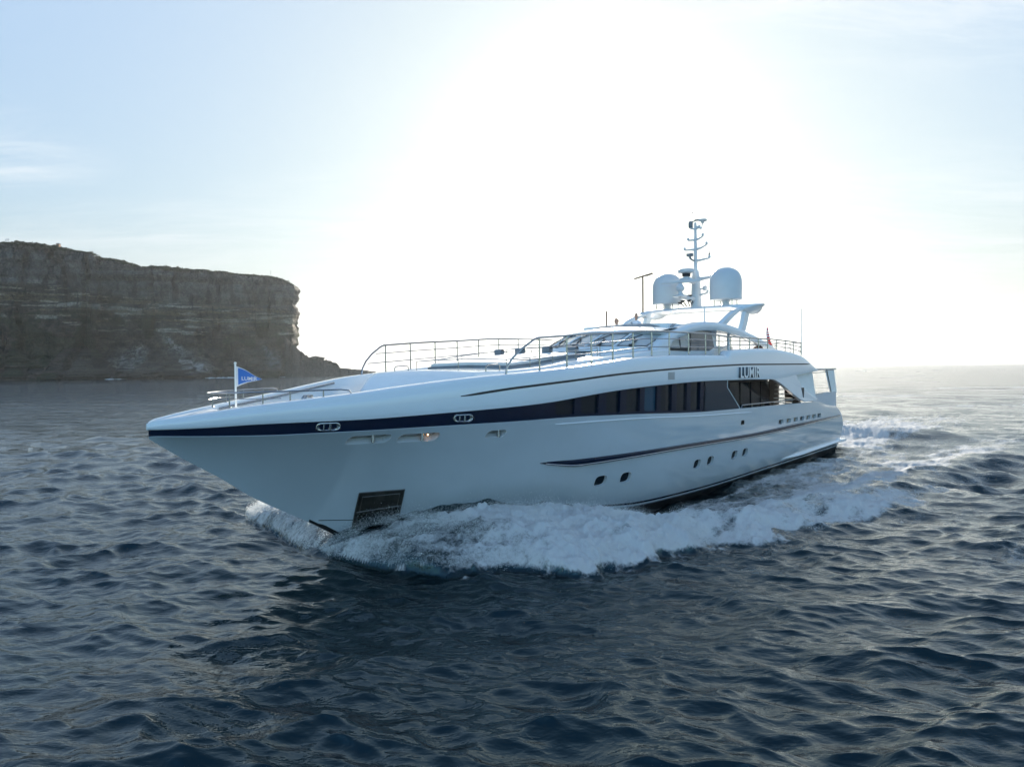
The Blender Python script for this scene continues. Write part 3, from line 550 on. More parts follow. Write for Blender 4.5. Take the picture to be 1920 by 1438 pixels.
RFZ = pchip([17.5, 18.7, 19.4, 22, 24, 26, 28.2], [6.56, 6.80, 6.88, 6.93, 6.88, 6.62, 6.22])
m = MB(); ys = [-2.7, -2.5, -2.1, -1, 0, 1, 2.1, 2.5, 2.7]; srs = list(np.linspace(18.2, 19.8, 5)) + list(np.linspace(20.2, 24.2, 8)) + list(np.linspace(24.6, 28.2, 10))
for i in range(len(srs) - 1):
    for j in range(8):
        if srs[i] >= 19.79 and srs[i + 1] <= 24.21 and 2 <= j <= 5: continue
        m.add([(s, y, float(RFZ(s)) - .02 * y * y) for s, y in ((srs[i], ys[j]), (srs[i], ys[j + 1]), (srs[i + 1], ys[j + 1]), (srs[i + 1], ys[j]))], [[0, 1, 2, 3]])
m.build('wheelhouse_roof', PAINT, yacht)
m = MB(); L = [(19.8, -2.1), (19.8, 2.1), (24.2, 2.1), (24.2, -2.1)]
m.grid([[(s, y, z) for z in (5.92, 6.96)] for s, y in L + L[:1]]); m.grid([[(s + (.06 if s > 22 else -.06), y * 1.03, z) for z in (6.78, 6.97)] for s, y in L + L[:1]]); m.grid([[(s, y, 6.965), (s + (.06 if s > 22 else -.06), y * 1.03, 6.97)] for s, y in L + L[:1]])
m.grid([[(s, y, 5.93) for y in (-2.1, 2.1)] for s in (19.8, 24.2)]); fb = m.build('flybridge_cockpit', PAINT, yacht, smooth=False)
m = MB(); m.grid([[(19.3 + .10 * y * y, y, 6.84 - .02 * y * y), (19.65 + .10 * y * y, y, 7.02 - .012 * y * y)] for y in np.linspace(-2.3, 2.3, 15)]); m.build('flybridge_windscreen', mat('smoked_acrylic', (.22, .24, .25), .1, alpha=.75), yacht)
m = MB(); m.box((21.3, -1.2, 6.12), (.6, 1.4, .38)); m.box((21.62, -1.2, 6.5), (.12, 1.4, .5)); m.build('bench_seat', SCREEN, fb, bevel=.04)
m = MB(); m.box((20.45, -.1, 6.35), (.45, 1.3, .85)); m.build('helm_console', PAINT, fb, bevel=.05)
# side arches (eyebrows) over the upper deck
AO = pchip([17.5, 18.0, 18.7, 19.6, 20.43, 21.84, 22.8, 23.86, 26.09, 27.92, 29.03, 29.3], [5.80, 6.14, 6.46, 6.73, 6.92, 7.08, 7.09, 7.04, 6.74, 6.37, 6.07, 5.9]); AI = pchip([17.5, 18.55, 18.85, 19.7, 20.9, 22.0, 22.82, 24.95, 27.3, 28.6, 29.3], [5.55, 5.6, 6.08, 6.38, 6.63, 6.72, 6.73, 6.55, 6.17, 5.85, 5.7])
for sg in (1, -1):
    rows = []
    for s in np.linspace(17.5, 29.3, 70):
        o_, i_ = float(AO(s)), min(float(AI(s)), float(AO(s)) - .06); t = o_ - i_; rows.append([(s, sg * y, z) for y, z in ((2.56, i_), (2.82, i_), (2.88, i_ + .25 * t), (2.88, o_ - .3 * t), (2.84, o_ - .1 * t), (2.76, o_), (2.5, o_ + .01), (2.5, i_ + .1 * t))])
    m = MB(); m.grid(rows, close_v=True, cap=True); m.build('side_arch', PAINT, yacht, sharp=40)
    poly = [(17.7, 5.3), (22.9, 5.3), (23.3, 5.95), (23.0, 6.72), (21.5, 6.72), (19.6, 6.55), (18.2, 5.95)]
    m = MB(); m.prism(poly, 1, sg * 2.40, sg * 2.46); hs = m.build('house_side', PAINT, yacht, smooth=False)
    m = MB(); m.prism([(18.92, 5.98), (18.98, 5.82), (21.05, 5.80), (21.05, 6.60), (20.6, 6.55), (19.7, 6.36)], 1, sg * 2.465, sg * 2.48); wf = m.build('side_window', RUBBER, hs, smooth=False)
    for pl_ in ([(19.05, 6.0), (19.1, 5.93), (20.12, 5.93), (20.02, 6.38), (19.75, 6.32)], [(20.22, 5.95), (20.95, 5.95), (20.95, 6.52), (20.6, 6.49), (20.14, 6.40)]):
        m = MB(); m.prism(pl_, 1, sg * 2.483, sg * 2.488); m.build('pane', PGLASS, wf, smooth=False)
    m = MB(); m.prism([(21.08, 5.84), (22.75, 5.84), (23.22, 6.0), (22.95, 6.70), (21.08, 6.68)], 1, sg * 2.465, sg * 2.48); m.build('side_window', mat('slate_side_glass', (.06, .09, .12), .06, coat=.3), hs, smooth=False)
m = MB(); m.box((23.1, 0, 6.0), (.08, 4.7, 1.4)); m.build('aft_bulkhead', SCREEN, yacht, smooth=False)
for s, y in ((25.0, 2.3), (25.0, -2.3)): m = MB(); m.tube([(s, y, 5.3), (s, y, 6.7)], .07, 10); m.build('roof_post', PAINT, yacht)
m = MB(); m.box((25.6, .4, 5.75), (2.8, 2.4, .75)); m.build('deck_cabinet', PAINT, yacht, bevel=.05)
m = MB(); m.lathe([(.02, 0), (.3, .02), (.32, .15), (.2, .34), (.02, .38)], (27.6, 2.6, 5.75), 14); m.build('fender', mat('dark_red_cover', (.16, .05, .03), .7), yacht)
# radar arch
rows = []
for y in np.linspace(-3.35, 3.35, 41):
    a = abs(y); tip = float(sstep(2.0, 2.7, a)) * (1 - float(sstep(2.75, 3.35, a))); w = .85 - .25 * float(sstep(2.2, 3.35, a)) - .4 * float(sstep(3.0, 3.35, a)); zt = 8.10 - .01 * a * a * 0 + .0; zb = 7.86 - .22 * tip; cz = 8.02 if a > 3.3 else zb
    zb = zb * (1 - float(sstep(2.9, 3.35, a))) + 8.0 * float(sstep(2.9, 3.35, a)); sc = 26.15 + .1 * a
    rows.append([(sc - w, y, (zt + zb) / 2), (sc - w * .9, y, zt - .04), (sc - w * .5, y, zt), (sc + w * .6, y, zt), (sc + w, y, zt - .05), (sc + w * .9, y, zb + .04), (sc + w * .5, y, zb), (sc - w * .7, y, zb)])
m = MB(); m.grid(rows, close_v=True, cap=True); arch = m.build('radar_arch', PAINT, yacht, sharp=50)
def blade(P, Q, w0_, w1_, th, name='leg'):
    """swept strut following a list of (s,y,z) centres, width along s, thickness along y"""
    m = MB(); n = len(P); m.grid([[(p[0] - w / 2, p[1], p[2]), (p[0] - w * .3, p[1] + th / 2, p[2]), (p[0] + w * .35, p[1] + th / 2, p[2]), (p[0] + w / 2, p[1], p[2]), (p[0] + w * .35, p[1] - th / 2, p[2]), (p[0] - w * .3, p[1] - th / 2, p[2])] for p, w in zip(P, np.linspace(w0_, w1_, n))], close_v=True, cap=True); return m.build(name, PAINT, arch, sharp=40)
for sg in (1, -1):
    blade([(23.2, sg * 2.62, 6.85), (23.75, sg * 2.66, 7.15), (24.3, sg * 2.68, 7.45), (24.9, sg * 2.68, 7.7), (25.6, sg * 2.66, 7.86), (26.1, sg * 2.62, 7.95)], 0, .85, .62, .26)
    blade([(25.5, sg * 2.62, 6.60), (25.75, sg * 2.66, 7.1), (26.0, sg * 2.68, 7.72)], 0, .72, .66, .22)
m = MB(); m.ball((26.35, 3.22, 8.03), .04, 8); m.build('navigation_light', mat('red_lamp', (.8, .05, .05), .4, emit=(1, .08, .08, 3)), arch)
# radomes
for y in (-1.6, 1.6):
    m = MB(); m.lathe([(.70, 0), (.75, .03), (.76, .08), (.765, .85), (.755, .98), (.70, 1.18), (.60, 1.35), (.45, 1.48), (.25, 1.56), (.02, 1.58)], (26.2, y, 8.36), 40); rd = m.build('radome', DOMEP, yacht, sharp=60)
    m = MB(); m.lathe([(.32, 0), (.22, .06), (.16, .12), (.2, .30), (.3, .34)], (26.2, y, 8.08), 16); m.build('pedestal', PAINT, rd)
    for a in (.6, 2.2, 3.8, 5.4): m = MB(); m.tube([(26.2 + .6 * math.cos(a), y + .6 * math.sin(a), 8.09), (26.2 + .6 * math.cos(a), y + .6 * math.sin(a), 8.38)], .025, 6); m.build('strut', STEEL, rd)
# mast
m = MB(); m.tube([(26.25, 0, 8.08), (26.25, 0, 8.9), (26.22, 0, 9.6), (26.2, 0, 9.95)], [.27, .24, .19, .16], 14); m.tube([(26.2, 0, 9.9), (26.2, 0, 12.35)], [.095, .06], 10); mast = m.build('mast', DOMEP, yacht)
def bar(z, y0, y1, dz0=.08, dz1=.08, s0=0., r=.035):
    m = MB(); m.tube([(26.2 + s0, y0, z + dz0), (26.2 + s0 * .4, y0 * .4, z + dz0 * .2), (26.2, 0, z - .02), (26.2, y1 * .5, z + dz1 * .2), (26.2, y1, z + dz1)], [r * 1.0, r * 1.4, r * 2.2, r * 1.4, r * 1.0], 8)
    for y, d, ss in ((y0, dz0, s0), (y1, dz1, 0)): m.lathe([(.04, 0), (.065, .02), (.065, .11), (.02, .15)], (26.2 + ss, y, z + d), 8)
    m.build('spreader', DOMEP, mast)
bar(11.50, -.40, .40, .0, .12); bar(11.02, -.60, .60, .02, .16); bar(10.45, -.30, .75, .12, .05)
bar(12.05, -.25, .22, .02, .0); bar(9.52, -.35, .85, .0, .03, r=.06); bar(8.72, -.75, .65, .05, .08)
m = MB(); m.lathe([(.10, 0), (.11, .02), (.11, .28), (.08, .32), (.02, .33)], (26.2, -.26, 12.12), 12); m.tube([(26.2, -.26, 12.4), (26.2, .12, 12.46)], .03, 6); m.box((26.2, .1, 12.46), (.1, .25, .07)); m.build('mast_lamp', GREY, mast)
m = MB(); m.tube([(26.2, 0, 12.15), (26.2, .34, 12.02)], [.07, .05], 8); m.tube([(26.2, .34, 12.02), (26.2, .40, 12.25)], .02, 6); m.lathe([(.06, 0), (.10, .10), (.20, .12), (.21, .20), (.05, .22)], (26.2, .40, 12.25), 12); m.build('satellite_antenna', DOMEP, mast)
m = MB(); m.tube([(26.2, -.18, 12.6), (26.2, -.16, 12.85)], .006, 5); m.box((26.2, -.16, 12.86), (.02, .16, .03), Matrix.Rotation(R(25), 3, 'X')); m.build('wind_vane', GREY, mast)
m = MB(); m.tube([(26.2, .75, 10.5), (26.2, .75, 10.85)], .012, 6); m.box((26.2, .75, 10.68), (.03, .14, .03)); m.ball((26.2, .75, 10.72), .04, 6); m.build('anemometer', GREY, mast)
m = MB(); m.box((25.9, -.15, 10.72), (.16, .3, .14)); m.tube([(25.9, -.15, 10.66), (25.95, -.1, 10.5), (26.2, 0, 10.42)], .04, 6); m.build('flood_lamp', GREY, mast)
def scanner(s, y, z, name='radar_scanner', open_array=False):
    m = MB()
    if open_array:
        m.lathe([(.30, 0), (.24, .04), (.10, .10), (.10, .22), (.20, .30), (.22, .42), (.12, .55), (.10, .62)], (s, y, z), 18); o = m.build(name, DOMEP, mast)
        m = MB(); m.box((s, y, z + .70), (.18, 2.0, .14), Matrix.Rotation(R(-14), 3, 'Z')); m.build('rotating_bar', DOMEP, o, bevel=.04)
    else:
        m.lathe([(.34, 0), (.30, .06), (.14, .10), (.14, .26), (.26, .32), (.40, .33), (.41, .46), (.34, .50), (.05, .51)], (s, y, z), 22); o = m.build(name, DOMEP, mast)
        m = MB(); m.lathe([(.2, 0), (.2, .16)], (s, y, z + .14), 14); m.build('motor_housing', RUBBER, o)
    m = MB(); m.tube([(s, y, z - .02), (26.2, 0, z - .10)], [.10, .12], 8); m.lathe([(.34, -.05), (.36, 0)], (s, y, z), 16); m.build('bracket', DOMEP, mast)
scanner(25.35, -.05, 9.45); scanner(25.0, -.2, 8.62, open_array=True)
m = MB(); m.ball((26.3, .45, 9.05), .13, 10); m.tube([(26.2, .1, 9.0), (26.3, .45, 9.05)], .03, 6); m.build('dome_camera', DOMEP, mast)
m = MB()
for y, z in ((-.45, 8.38), (-.1, 8.38), (-.28, 8.58), (-.05, 8.62), (-.6, 8.30)): m.lathe([(.05, 0), (.11, .05), (.12, .09), (.02, .10)], (25.7, y, z), 10); m.tube([(25.75, y, z + .04), (26.1, y, 8.2)], .025, 6)
m.build('horn', RUBBER, yacht)
def whip(s, y, z0, z1, r0=.02, r1=.008, name='whip_antenna', M=LET): m = MB(); m.tube([(s, y, z0), (s, y, z0 + .3), (s, y, z1)], [r0, r0 * .9, r1], 6); return m.build(name, M, yacht)
whip(26.4, .35, 9.8, 10.9, .014, .008); whip(31.0, 3.45, 5.7, 8.1, .04, .022); whip(22.04, 2.62, 6.95, 7.78, .035, .03); whip(21.2, 1.6, 6.9, 7.5, .014, .012)
whip(21.29, -2.0, 6.8, 7.80, .04, .04, M=ANT)
m = MB(); m.tube([(25.12, -2.4, 7.95), (25.12, -2.4, 9.78)], .042, 8); m.box((25.12, -2.4, 9.80), (.12, 1.0, .05), Matrix.Rotation(R(10), 3, 'X')); m.box((25.12, -2.0, 9.86), (.12, .35, .06), Matrix.Rotation(R(14), 3, 'X')); m.build('tee_antenna', ANT, yacht)
# flags
def in_yacht(o): o.location = Vector(YO) + Matrix.Rotation(yacht.rotation_euler.z, 4, 'Z') @ Vector(o.location); o.rotation_euler = (0, 0, yacht.rotation_euler.z); return o
BLUE = mat('pennant_blue', (.03, .15, .50), .7); WHITE = mat('flag_white', (.75, .76, .78), .7)
pen = in_yacht(empty('pennant', (-2.17, 0, 4.74), label='blue triangular pennant with white border on the staff at the bow', cat='flag'))
def pen_pt(u, v, off): # u along fly, v across hoist
    s = .68 * u; zc = .28 - .01 * u; z = zc + (v - .5) * .52 * (1 - u) - .05 * u + .02 * math.sin(5 * u); return (s, .035 * math.sin(6.5 * u + .6) * u + off, z)
m = MB()
for o_ in (-.002, .002): m.grid([[pen_pt(u, v, o_) for v in np.linspace(0, 1, 5)] for u in np.linspace(0, 1, 19)])
m.build('cloth', WHITE, pen)
m = MB()
for o_ in (-.005, .005): m.grid([[pen_pt(u, .06 + .88 * v, o_) for v in np.linspace(0, 1, 5)] for u in np.linspace(.055, .96, 17)])
m.build('blue_field', BLUE, pen)
tm = text_mesh('LUMIR', .135, .0, WHITE, pen, 'lettering', Matrix.Identity(4), squash=1.15)
for v in tm.data.vertices: u = .17 + v.co.x / .68; q = pen_pt(u, .5, .010); v.co = Vector((-q[0], q[1], .19 + v.co.y - .03 * u))
ens = in_yacht(empty('ensign', (-30.3, 1.9, 5.9), label='small red ensign hanging from its staff at the stern rail', cat='flag'))
m = MB(); m.tube([(0, 0, -.2), (0, 0, 1.42)], .016, 8); m.build('staff', LET, ens)
RED = mat('ensign_red', (.62, .035, .03), .75)
def en_pt(u, z): return (.04 + u * (.10 + .62 * (1.28 - z)) * (1 + .1 * math.sin(9 * z)), .05 * math.sin(7 * u + 5 * z), z)
def ens_part(z0, z1, u0, u1, M, name, off=0.):
    m = MB(); m.grid([[tuple(np.array(en_pt(u, z)) + (0, off, 0)) for u in np.linspace(u0, u1, 9)] for z in np.linspace(z0, z1, 12)]); return m.build(name, M, ens)
ens_part(.30, 1.26, 0, 1, RED, 'red_cloth'); ens_part(.76, 1.22, .02, .95, mat('ensign_blue', (.02, .03, .16), .75), 'canton', .006)
for z0 in (.80, .93, 1.05): ens_part(z0, z0 + .05, .02, .95, WHITE, 'stripe', .010)
for z0 in (.87, 1.0, 1.13): ens_part(z0, z0 + .035, .02, .95, RED, 'stripe', .010)
# people on the flybridge
SKIN = mat('skin', (.42, .25, .18), .55); HAIR = mat('brown_hair', (.10, .05, .025), .7); HAIR2 = mat('fair_hair', (.40, .24, .12), .7); SHIRT = mat('pale_blue_shirt', (.62, .68, .76), .8, var=.05); TROU = mat('dark_trousers', (.05, .06, .09), .8)
def skin_body(name, J, E, rad, M, parent, sub=2):
    me = bpy.data.meshes.new(name); me.from_pydata(J, E, []); o = bpy.data.objects.new(name, me); COL.objects.link(o)
    md = o.modifiers.new('skin', 'SKIN'); md.use_smooth_shade = True
    for v, r in zip(me.skin_vertices[0].data, rad): v.radius = (r, r * .85)
    me.skin_vertices[0].data[0].use_root = True
    o.modifiers.new('sub', 'SUBSURF').levels = sub; o.modifiers['sub'].render_levels = sub
    dg = bpy.context.evaluated_depsgraph_get(); m2 = bpy.data.meshes.new_from_object(o.evaluated_get(dg)); bpy.data.objects.remove(o); m2.materials.append(M); q = bpy.data.objects.new(name, m2); COL.objects.link(q); q.parent = parent; return q
def person(loc, label, seated, hair, scale=1.0, turn=0.):
    """local: x forward, y left, z up, feet at z=0"""
    p = empty('person', loc, label=label, cat='person'); hz = .92 if not seated else .62
    J = [(0, 0, hz), (0, 0, hz + .22), (0, 0, hz + .44), (.01, 0, hz + .56), (.02, 0, hz + .62)]; Rd = [.155, .15, .17, .075, .065]; E = [(0, 1), (1, 2), (2, 3), (3, 4)]
    for sg in (1, -1):
        b = len(J); J += [(0, sg * .19, hz + .47), (-.02, sg * .25, hz + .22), (.18, sg * .22, hz + .08), (.26, sg * .19, hz + .10)]; Rd += [.075, .052, .042, .04]; E += [(2, b), (b, b + 1), (b + 1, b + 2), (b + 2, b + 3)]
    body = skin_body('body', J, E, Rd, SHIRT, p)
    J = [(0, 0, hz + .02), (0, 0, hz + .05)]; Rd = [.15, .15]; E = [(0, 1)]
    for sg in (1, -1):
        b = len(J); k = [(0, sg * .10, hz - .08), (.02, sg * .11, .50), (0, sg * .11, .10), (.12, sg * .12, .04)] if not seated else [(.10, sg * .10, hz - .02), (.42, sg * .11, hz), (.44, sg * .11, .12), (.56, sg * .12, .04)]
        J += k; Rd += [.10, .075, .05, .045]; E += [(0, b), (b, b + 1), (b + 1, b + 2), (b + 2, b + 3)]
    skin_body('trousers', J, E, Rd, TROU, p)
    hc = (.03, 0, hz + .76); m = MB(False); rows = []
    for i in range(13):
        t = i / 12; zz_ = -.135 + .25 * t; r = .105 * math.sqrt(max(1 - ((t - .56) / .57) ** 2, .002)); jaw = 1 - .22 * max(0, .45 - t)
        rows.append([(hc[0] + r * 1.08 * math.cos(a) * (1 if math.cos(a) < 0 else jaw * 1.02) + (.012 if abs(a) < .2 and .28 < t < .5 else 0), hc[1] + r * .80 * math.sin(a) * jaw, hc[2] + zz_) for a in [2 * math.pi * k / 18 for k in range(18)]])
    m.grid(rows, close_v=True, cap=True)
    m.tube([(hc[0] - .005, 0, hz + .56), (hc[0] - .01, 0, hz + .66)], [.062, .058], 10)
    m.grid([[(hc[0] + .105, -.012, hc[2] + .02), (hc[0] + .14, 0, hc[2] - .03), (hc[0] + .105, .012, hc[2] + .02)], [(hc[0] + .10, -.02, hc[2] - .04), (hc[0] + .13, 0, hc[2] - .045), (hc[0] + .10, .02, hc[2] - .04)]])
    for sg in (1, -1): m.ball((hc[0] - .01, sg * .088, hc[2] - .01), .03, 6, (.7, .4, 1.1))
    head = m.build('head', SKIN, p, sharp=80)
    m = MB(False)
    for sg in (1, -1): m.ball((hc[0] + .092, sg * .035, hc[2] + .012), .012, 6)
    m.build('eyes', DARK, head)
    m = MB(False); m.box((hc[0] + .098, 0, hc[2] - .075), (.012, .05, .010)); m.build('mouth', mat('lips', (.30, .12, .10), .6), head)
    m = MB(False); rows = []
    for i in range(8):
        t = i / 7; zz_ = .0 + .125 * t; r = .114 * math.sqrt(max(1 - (t / 1.02) ** 2 * .98, .003)); rows.append([(hc[0] - .012 + r * 1.05 * math.cos(a) - (.03 if math.cos(a) > .3 and t < .5 else 0), r * .82 * math.sin(a), hc[2] + zz_ + (.03 if math.cos(a) > .3 else -.03)) for a in [2 * math.pi * k / 18 for k in range(18)]])
    m.grid(rows, close_v=True, cap=True); m.build('hair', hair, p)
    for sg in (1, -1):
        m = MB(False); bx = Vector((.26, sg * .19, hz + .10)); m.box(bx + Vector((.045, 0, .0)), (.09, .08, .03))
        for k in range(4): y0 = -.03 + .02 * k; m.tube([bx + Vector((.085, y0, 0)), bx + Vector((.125, y0, -.005)), bx + Vector((.15 - .006 * abs(k - 1.5), y0, -.025))], [.010, .009, .008], 6)
        m.tube([bx + Vector((.03, -sg * .035, 0)), bx + Vector((.07, -sg * .06, -.01)), bx + Vector((.095, -sg * .06, -.02))], [.012, .010, .009], 6); m.build('hand', SKIN, p, bevel=0)
    p.scale = (scale,) * 3; return p
def ship_world(s, y, z): q = Matrix.Rotation(yacht.rotation_euler.z, 4, 'Z') @ Vector((-s, y, z)); return Vector(YO) + q
man = person(ship_world(21.5 - .3, -.3, 5.93), 'man in pale shirt standing at the open helm, seen from the chest up', False, HAIR, .90); man.rotation_euler.z = yacht.rotation_euler.z + R(25)
wom = person(ship_world(21.2, -1.35, 5.93), 'fair haired person in front of the standing man, only the head showing', True, HAIR2, .98); wom.rotation_euler.z = yacht.rotation_euler.z - R(10)
# ------------------------------------------------------------------ the sea: one sheet round the camera out to the horizon, real waves, bow wave and wake
rng = np.random.default_rng(7)
az = np.concatenate([np.linspace(-43, 43, 1010), np.linspace(43, 317, 132)[1:-1]]) * math.pi / 180
vv = np.arange(424, 3.0, -.55); rr = np.concatenate([np.geomspace(.4, 8.5, 14), 3656. / vv, np.geomspace(1240, 4000, 12)])
dr = np.gradient(rr)
RR, AA = np.meshgrid(rr, az, indexing='ij'); X = (RR * np.sin(AA)).ravel(); Y = (RR * np.cos(AA)).ravel()
CELL = np.repeat(np.maximum(dr, rr * .0015), len(az)); coarse = np.tile(np.abs((az + math.pi) % (2 * math.pi) - math.pi) > R(44), len(rr)); CELL = np.where(coarse, np.maximum(CELL, RR.ravel() * .036), CELL)
Z = np.zeros_like(X); DX = np.zeros_like(X); DY = np.zeros_like(X); NW = 210; MISS = np.zeros_like(X)
for i in range(NW):
    Lw = .24 * (26 / .24) ** ((i + rng.random()) / NW); k = 2 * math.pi / Lw; th = R(205) + rng.normal() * R(36); slope = .034 * (1 if Lw < 2.5 else (2.5 / Lw) ** .75) * (1 if Lw < 9 else (9 / Lw) ** .8) * (.55 + .9 * rng.random()) * (1.3 if Lw < 1.3 else (1.15 if Lw < 2.5 else .8))
    w = np.clip((Lw / CELL - 2.2) / 2.2, 0, 1); ph = k * (X * math.sin(th) + Y * math.cos(th)) + rng.random() * 6.283
    on = w > 0; c = np.cos(ph[on]); s_ = np.sin(ph[on]); a = slope / k * w[on]; Z[on] += a * c; DX[on] -= .85 * a * math.sin(th) * s_; DY[on] -= .85 * a * math.cos(th) * s_
    MISS += (1 - w) / NW
gust = fbm(X / 19, Y / 19, 3, seed=5); calm = (.72 + .56 * gust) * (.45 + 1.1 * fbm(X / 6.5 + Y / 20, Y / 4.2, 4, .55, seed=6)); Z *= calm; DX *= calm; DY *= calm
# ship coordinates of every vertex
S_ = (X - YO[0]) * YD[0] + (Y - YO[1]) * YD[1]; Yp = (X - YO[0]) * YP[0] + (Y - YO[1]) * YP[1]; Ya = np.abs(Yp)
ss = np.array([5.5, 6.2, 7, 8, 9, 10, 12, 14, 16, 20, 25, 30, 37]); YH = pchip([4.3, 5.3] + list(ss[1:]) + [39, 60], [0, .05] + [hull_y(s, .45) * .97 for s in ss[1:]] + [2.9, 2.6])
YOUT = pchip([4.2, 4.45, 4.7, 4.95, 5.4, 6.7, 7.5, 9, 11.5, 13.3, 15, 18, 24, 30, 40, 70], [.15, .7, 1.5, 2.5, 4.2, 5.2, 6.3, 7.1, 7.8, 8.4, 9.2, 9.9, 10.8, 11.6, 13.0, 18])
AMP = pchip([4.2, 4.8, 5.5, 6.5, 8, 10, 12.8, 16, 20, 26, 34, 45, 70], [.1, .45, .8, 1.02, 1.12, 1.0, .82, .62, .5, .36, .24, .16, .05])
near = (S_ > 3.2) & (S_ < 95) & (Ya < 24); n_ = np.where(near)[0]; s = S_[n_]; y = Ya[n_]; yp = Yp[n_]
wob = fbm(s / 1.5, yp / 1.5, 4, seed=11) - .5; yh = YH(s); yo = np.maximum(YOUT(s) * np.where(yp < 0, 1.35, 1) + wob * (.5 + .16 * YOUT(s)), yh + .1); u = (y - yh) / (yo - yh)
A = AMP(s); fr = 1 - sstep(10.5, 15.5, s); uc = np.clip(u, -.2, 1.3)
p1 = np.where(uc < .35, 1 - .10 * uc, .965 * np.clip(1 - ((uc - .35) / .67) ** 2, 0, 1) ** .8); p2 = np.exp(-((uc - .74) / .17) ** 2) * 1.0 - .50 * (1 - sstep(18, 30, s)) * np.exp(-(np.clip(uc, 0, 2) / .26) ** 2) + .60 * sstep(22, 32, s) * np.exp(-(np.clip(uc, 0, 2) / .2) ** 2)
prof = p1 * fr + p2 * (1 - fr); front = sstep(4.15, 4.7, s); ahead = (1 - sstep(1.0, 1.25, u))
mass = A * .92 * np.where(yp < 0, 1 - sstep(8, 12, s), 1) * prof * front * np.where(u < 1.3, 1, 0) * (1 - sstep(60, 95, s))
st1 = fbm(s / 2.6, yp / .75, 5, seed=21); st2 = fbm(s / .55, yp / .40, 4, seed=31); st3 = fbm(s * 2.6, yp * 2.6, 4, seed=41); lump = fbm(s * .9, yp * .9, 5, .55, seed=51, ridged=True)
body = sstep(.06, .30, u) * (1 - sstep(.97, 1.03, u)) * front
sheet = np.exp(-((u - .08) / .12) ** 2) * sstep(7.2, 8.5, s) * (1 - sstep(11.5, 13, s))          # smooth green water climbing the side
fl = fbm((s - .75 * y) / .45, (y + .3 * s) / 1.9, 4, seed=63); f_fwd = body * (1 - .85 * sheet) * (.62 + .38 * sstep(5.6, 8.5, s)) * (1 - (1 - sstep(6, 10, s)) * np.where(yp < 0, .2, .8) * np.clip(1.5 * (.52 - fl) + .1, 0, 1))
f_aft = (sstep(.42, .62, u) * (1 - sstep(.97, 1.05, u)) * (1.05 - .6 * sstep(17, 29, s)) + (.66 + .1 * sstep(16, 26, s)) * sstep(.0, .12, u) * (1 - sstep(.6, .75, u))) * (1 - .62 * sstep(28, 60, s))
foam = (f_fwd * fr + f_aft * (1 - fr)) * np.where(yp < 0, 1 - sstep(7.5, 10.5, s), 1); fl2 = fbm(s / 1.7 - .6 * y, y / .7 + .3 * s, 5, .55, seed=64); foam = foam * (1 - .55 * np.clip(2.4 * (.50 - fl2), 0, 1))
strk = np.clip(.5 + 1.7 * (st1 - .5) + .8 * (st2 - .5), 0, 1); foam = foam * (1 - (1 - fr) * .55 * (1 - strk))
foam = np.maximum(foam, .50 * np.clip(2.2 * (fbm(s / 5.5, yp / 1.1, 5, .58, seed=23) - .44), 0, 1) * sstep(.9, 1.05, u) * sstep(9, 16, s) * (yp > 0) * (1 - sstep(15, 24, y)))
foam = np.maximum(foam, .62 * (1 - sstep(1.0, 1.32, u)) * sstep(.93, 1.0, u) * np.clip(2.6 * (st2 - .40), 0, 1) * sstep(4.5, 5.2, s) * (1 - sstep(20, 30, s)) * np.where(yp < 0, 1 - sstep(7.5, 10.5, s), 1))
wake = (1 - sstep(3.0, 6.5, y + 2.2 * wob)) * sstep(36.8, 39, s) * (1 - sstep(50, 95, s)); foam = np.maximum(foam, wake * (.35 + .75 * strk))
dz = mass + (lump - .55) * .50 * np.minimum(A, 1) * np.clip(f_fwd * fr + .55 * f_aft * (1 - fr), 0, 1) + (st3 - .5) * .20 * np.clip(foam, 0, 1) + (fbm(s * 2.3, yp * 2.3, 4, .55, seed=66, ridged=True) - .5) * .26 * np.clip(foam, 0, 1) * np.minimum(A + .2, 1) + wake * (.16 * (st2 - .5) + .10 * (lump - .5))
sw = np.exp(-(((s - 46 - .55 * (yp + 2)) / 2.2) ** 2)) * np.exp(-((yp + 2) / 9.) ** 2); dz += .75 * sw; foam = np.maximum(foam, .8 * strk * np.exp(-(((s - 46.6 - .55 * (yp + 2)) / 1.5) ** 2)) * np.exp(-((yp + 3) / 8.) ** 2))
calmh = 1 - .75 * np.clip(foam, 0, 1); Z[n_] = Z[n_] * calmh + dz; DX[n_] *= calmh; DY[n_] *= calmh
FO = np.zeros_like(X); FO[n_] = np.clip(foam, 0, 1.2)
inhull = near & (S_ > 6) & (S_ < 37) & (Ya < YH(S_) * .8); Z[inhull] = np.minimum(Z[inhull], -.2)
# scattered whitecaps far off
FO = np.maximum(FO, .55 * sstep(.69, .76, fbm(X / 30, Y / 9, 4, seed=77)) * (RR.ravel() > 90) * (RR.ravel() < 900) * (X > 40))
V = np.stack([X + DX, Y + DY, Z], 1); na, nr = len(az), len(rr)
I = np.arange(nr * na).reshape(nr, na); I2 = np.roll(I, -1, axis=1)
F = np.stack([I[:-1].ravel(), I2[:-1].ravel(), I2[1:].ravel(), I[1:].ravel()], 1)
me = raw_mesh('water', V, F); at = me.attributes.new('foam', 'FLOAT', 'POINT'); at.data.foreach_set('value', FO.astype(np.float32)); at = me.attributes.new('unresolved', 'FLOAT', 'POINT'); at.data.foreach_set('value', MISS.astype(np.float32))
water = bpy.data.objects.new('water', me); COL.objects.link(water); water['kind'] = 'structure'
wm = bpy.data.materials.new('sea_water'); wm.use_nodes = True; n = wm.node_tree.nodes; l = wm.node_tree.links; n.clear()
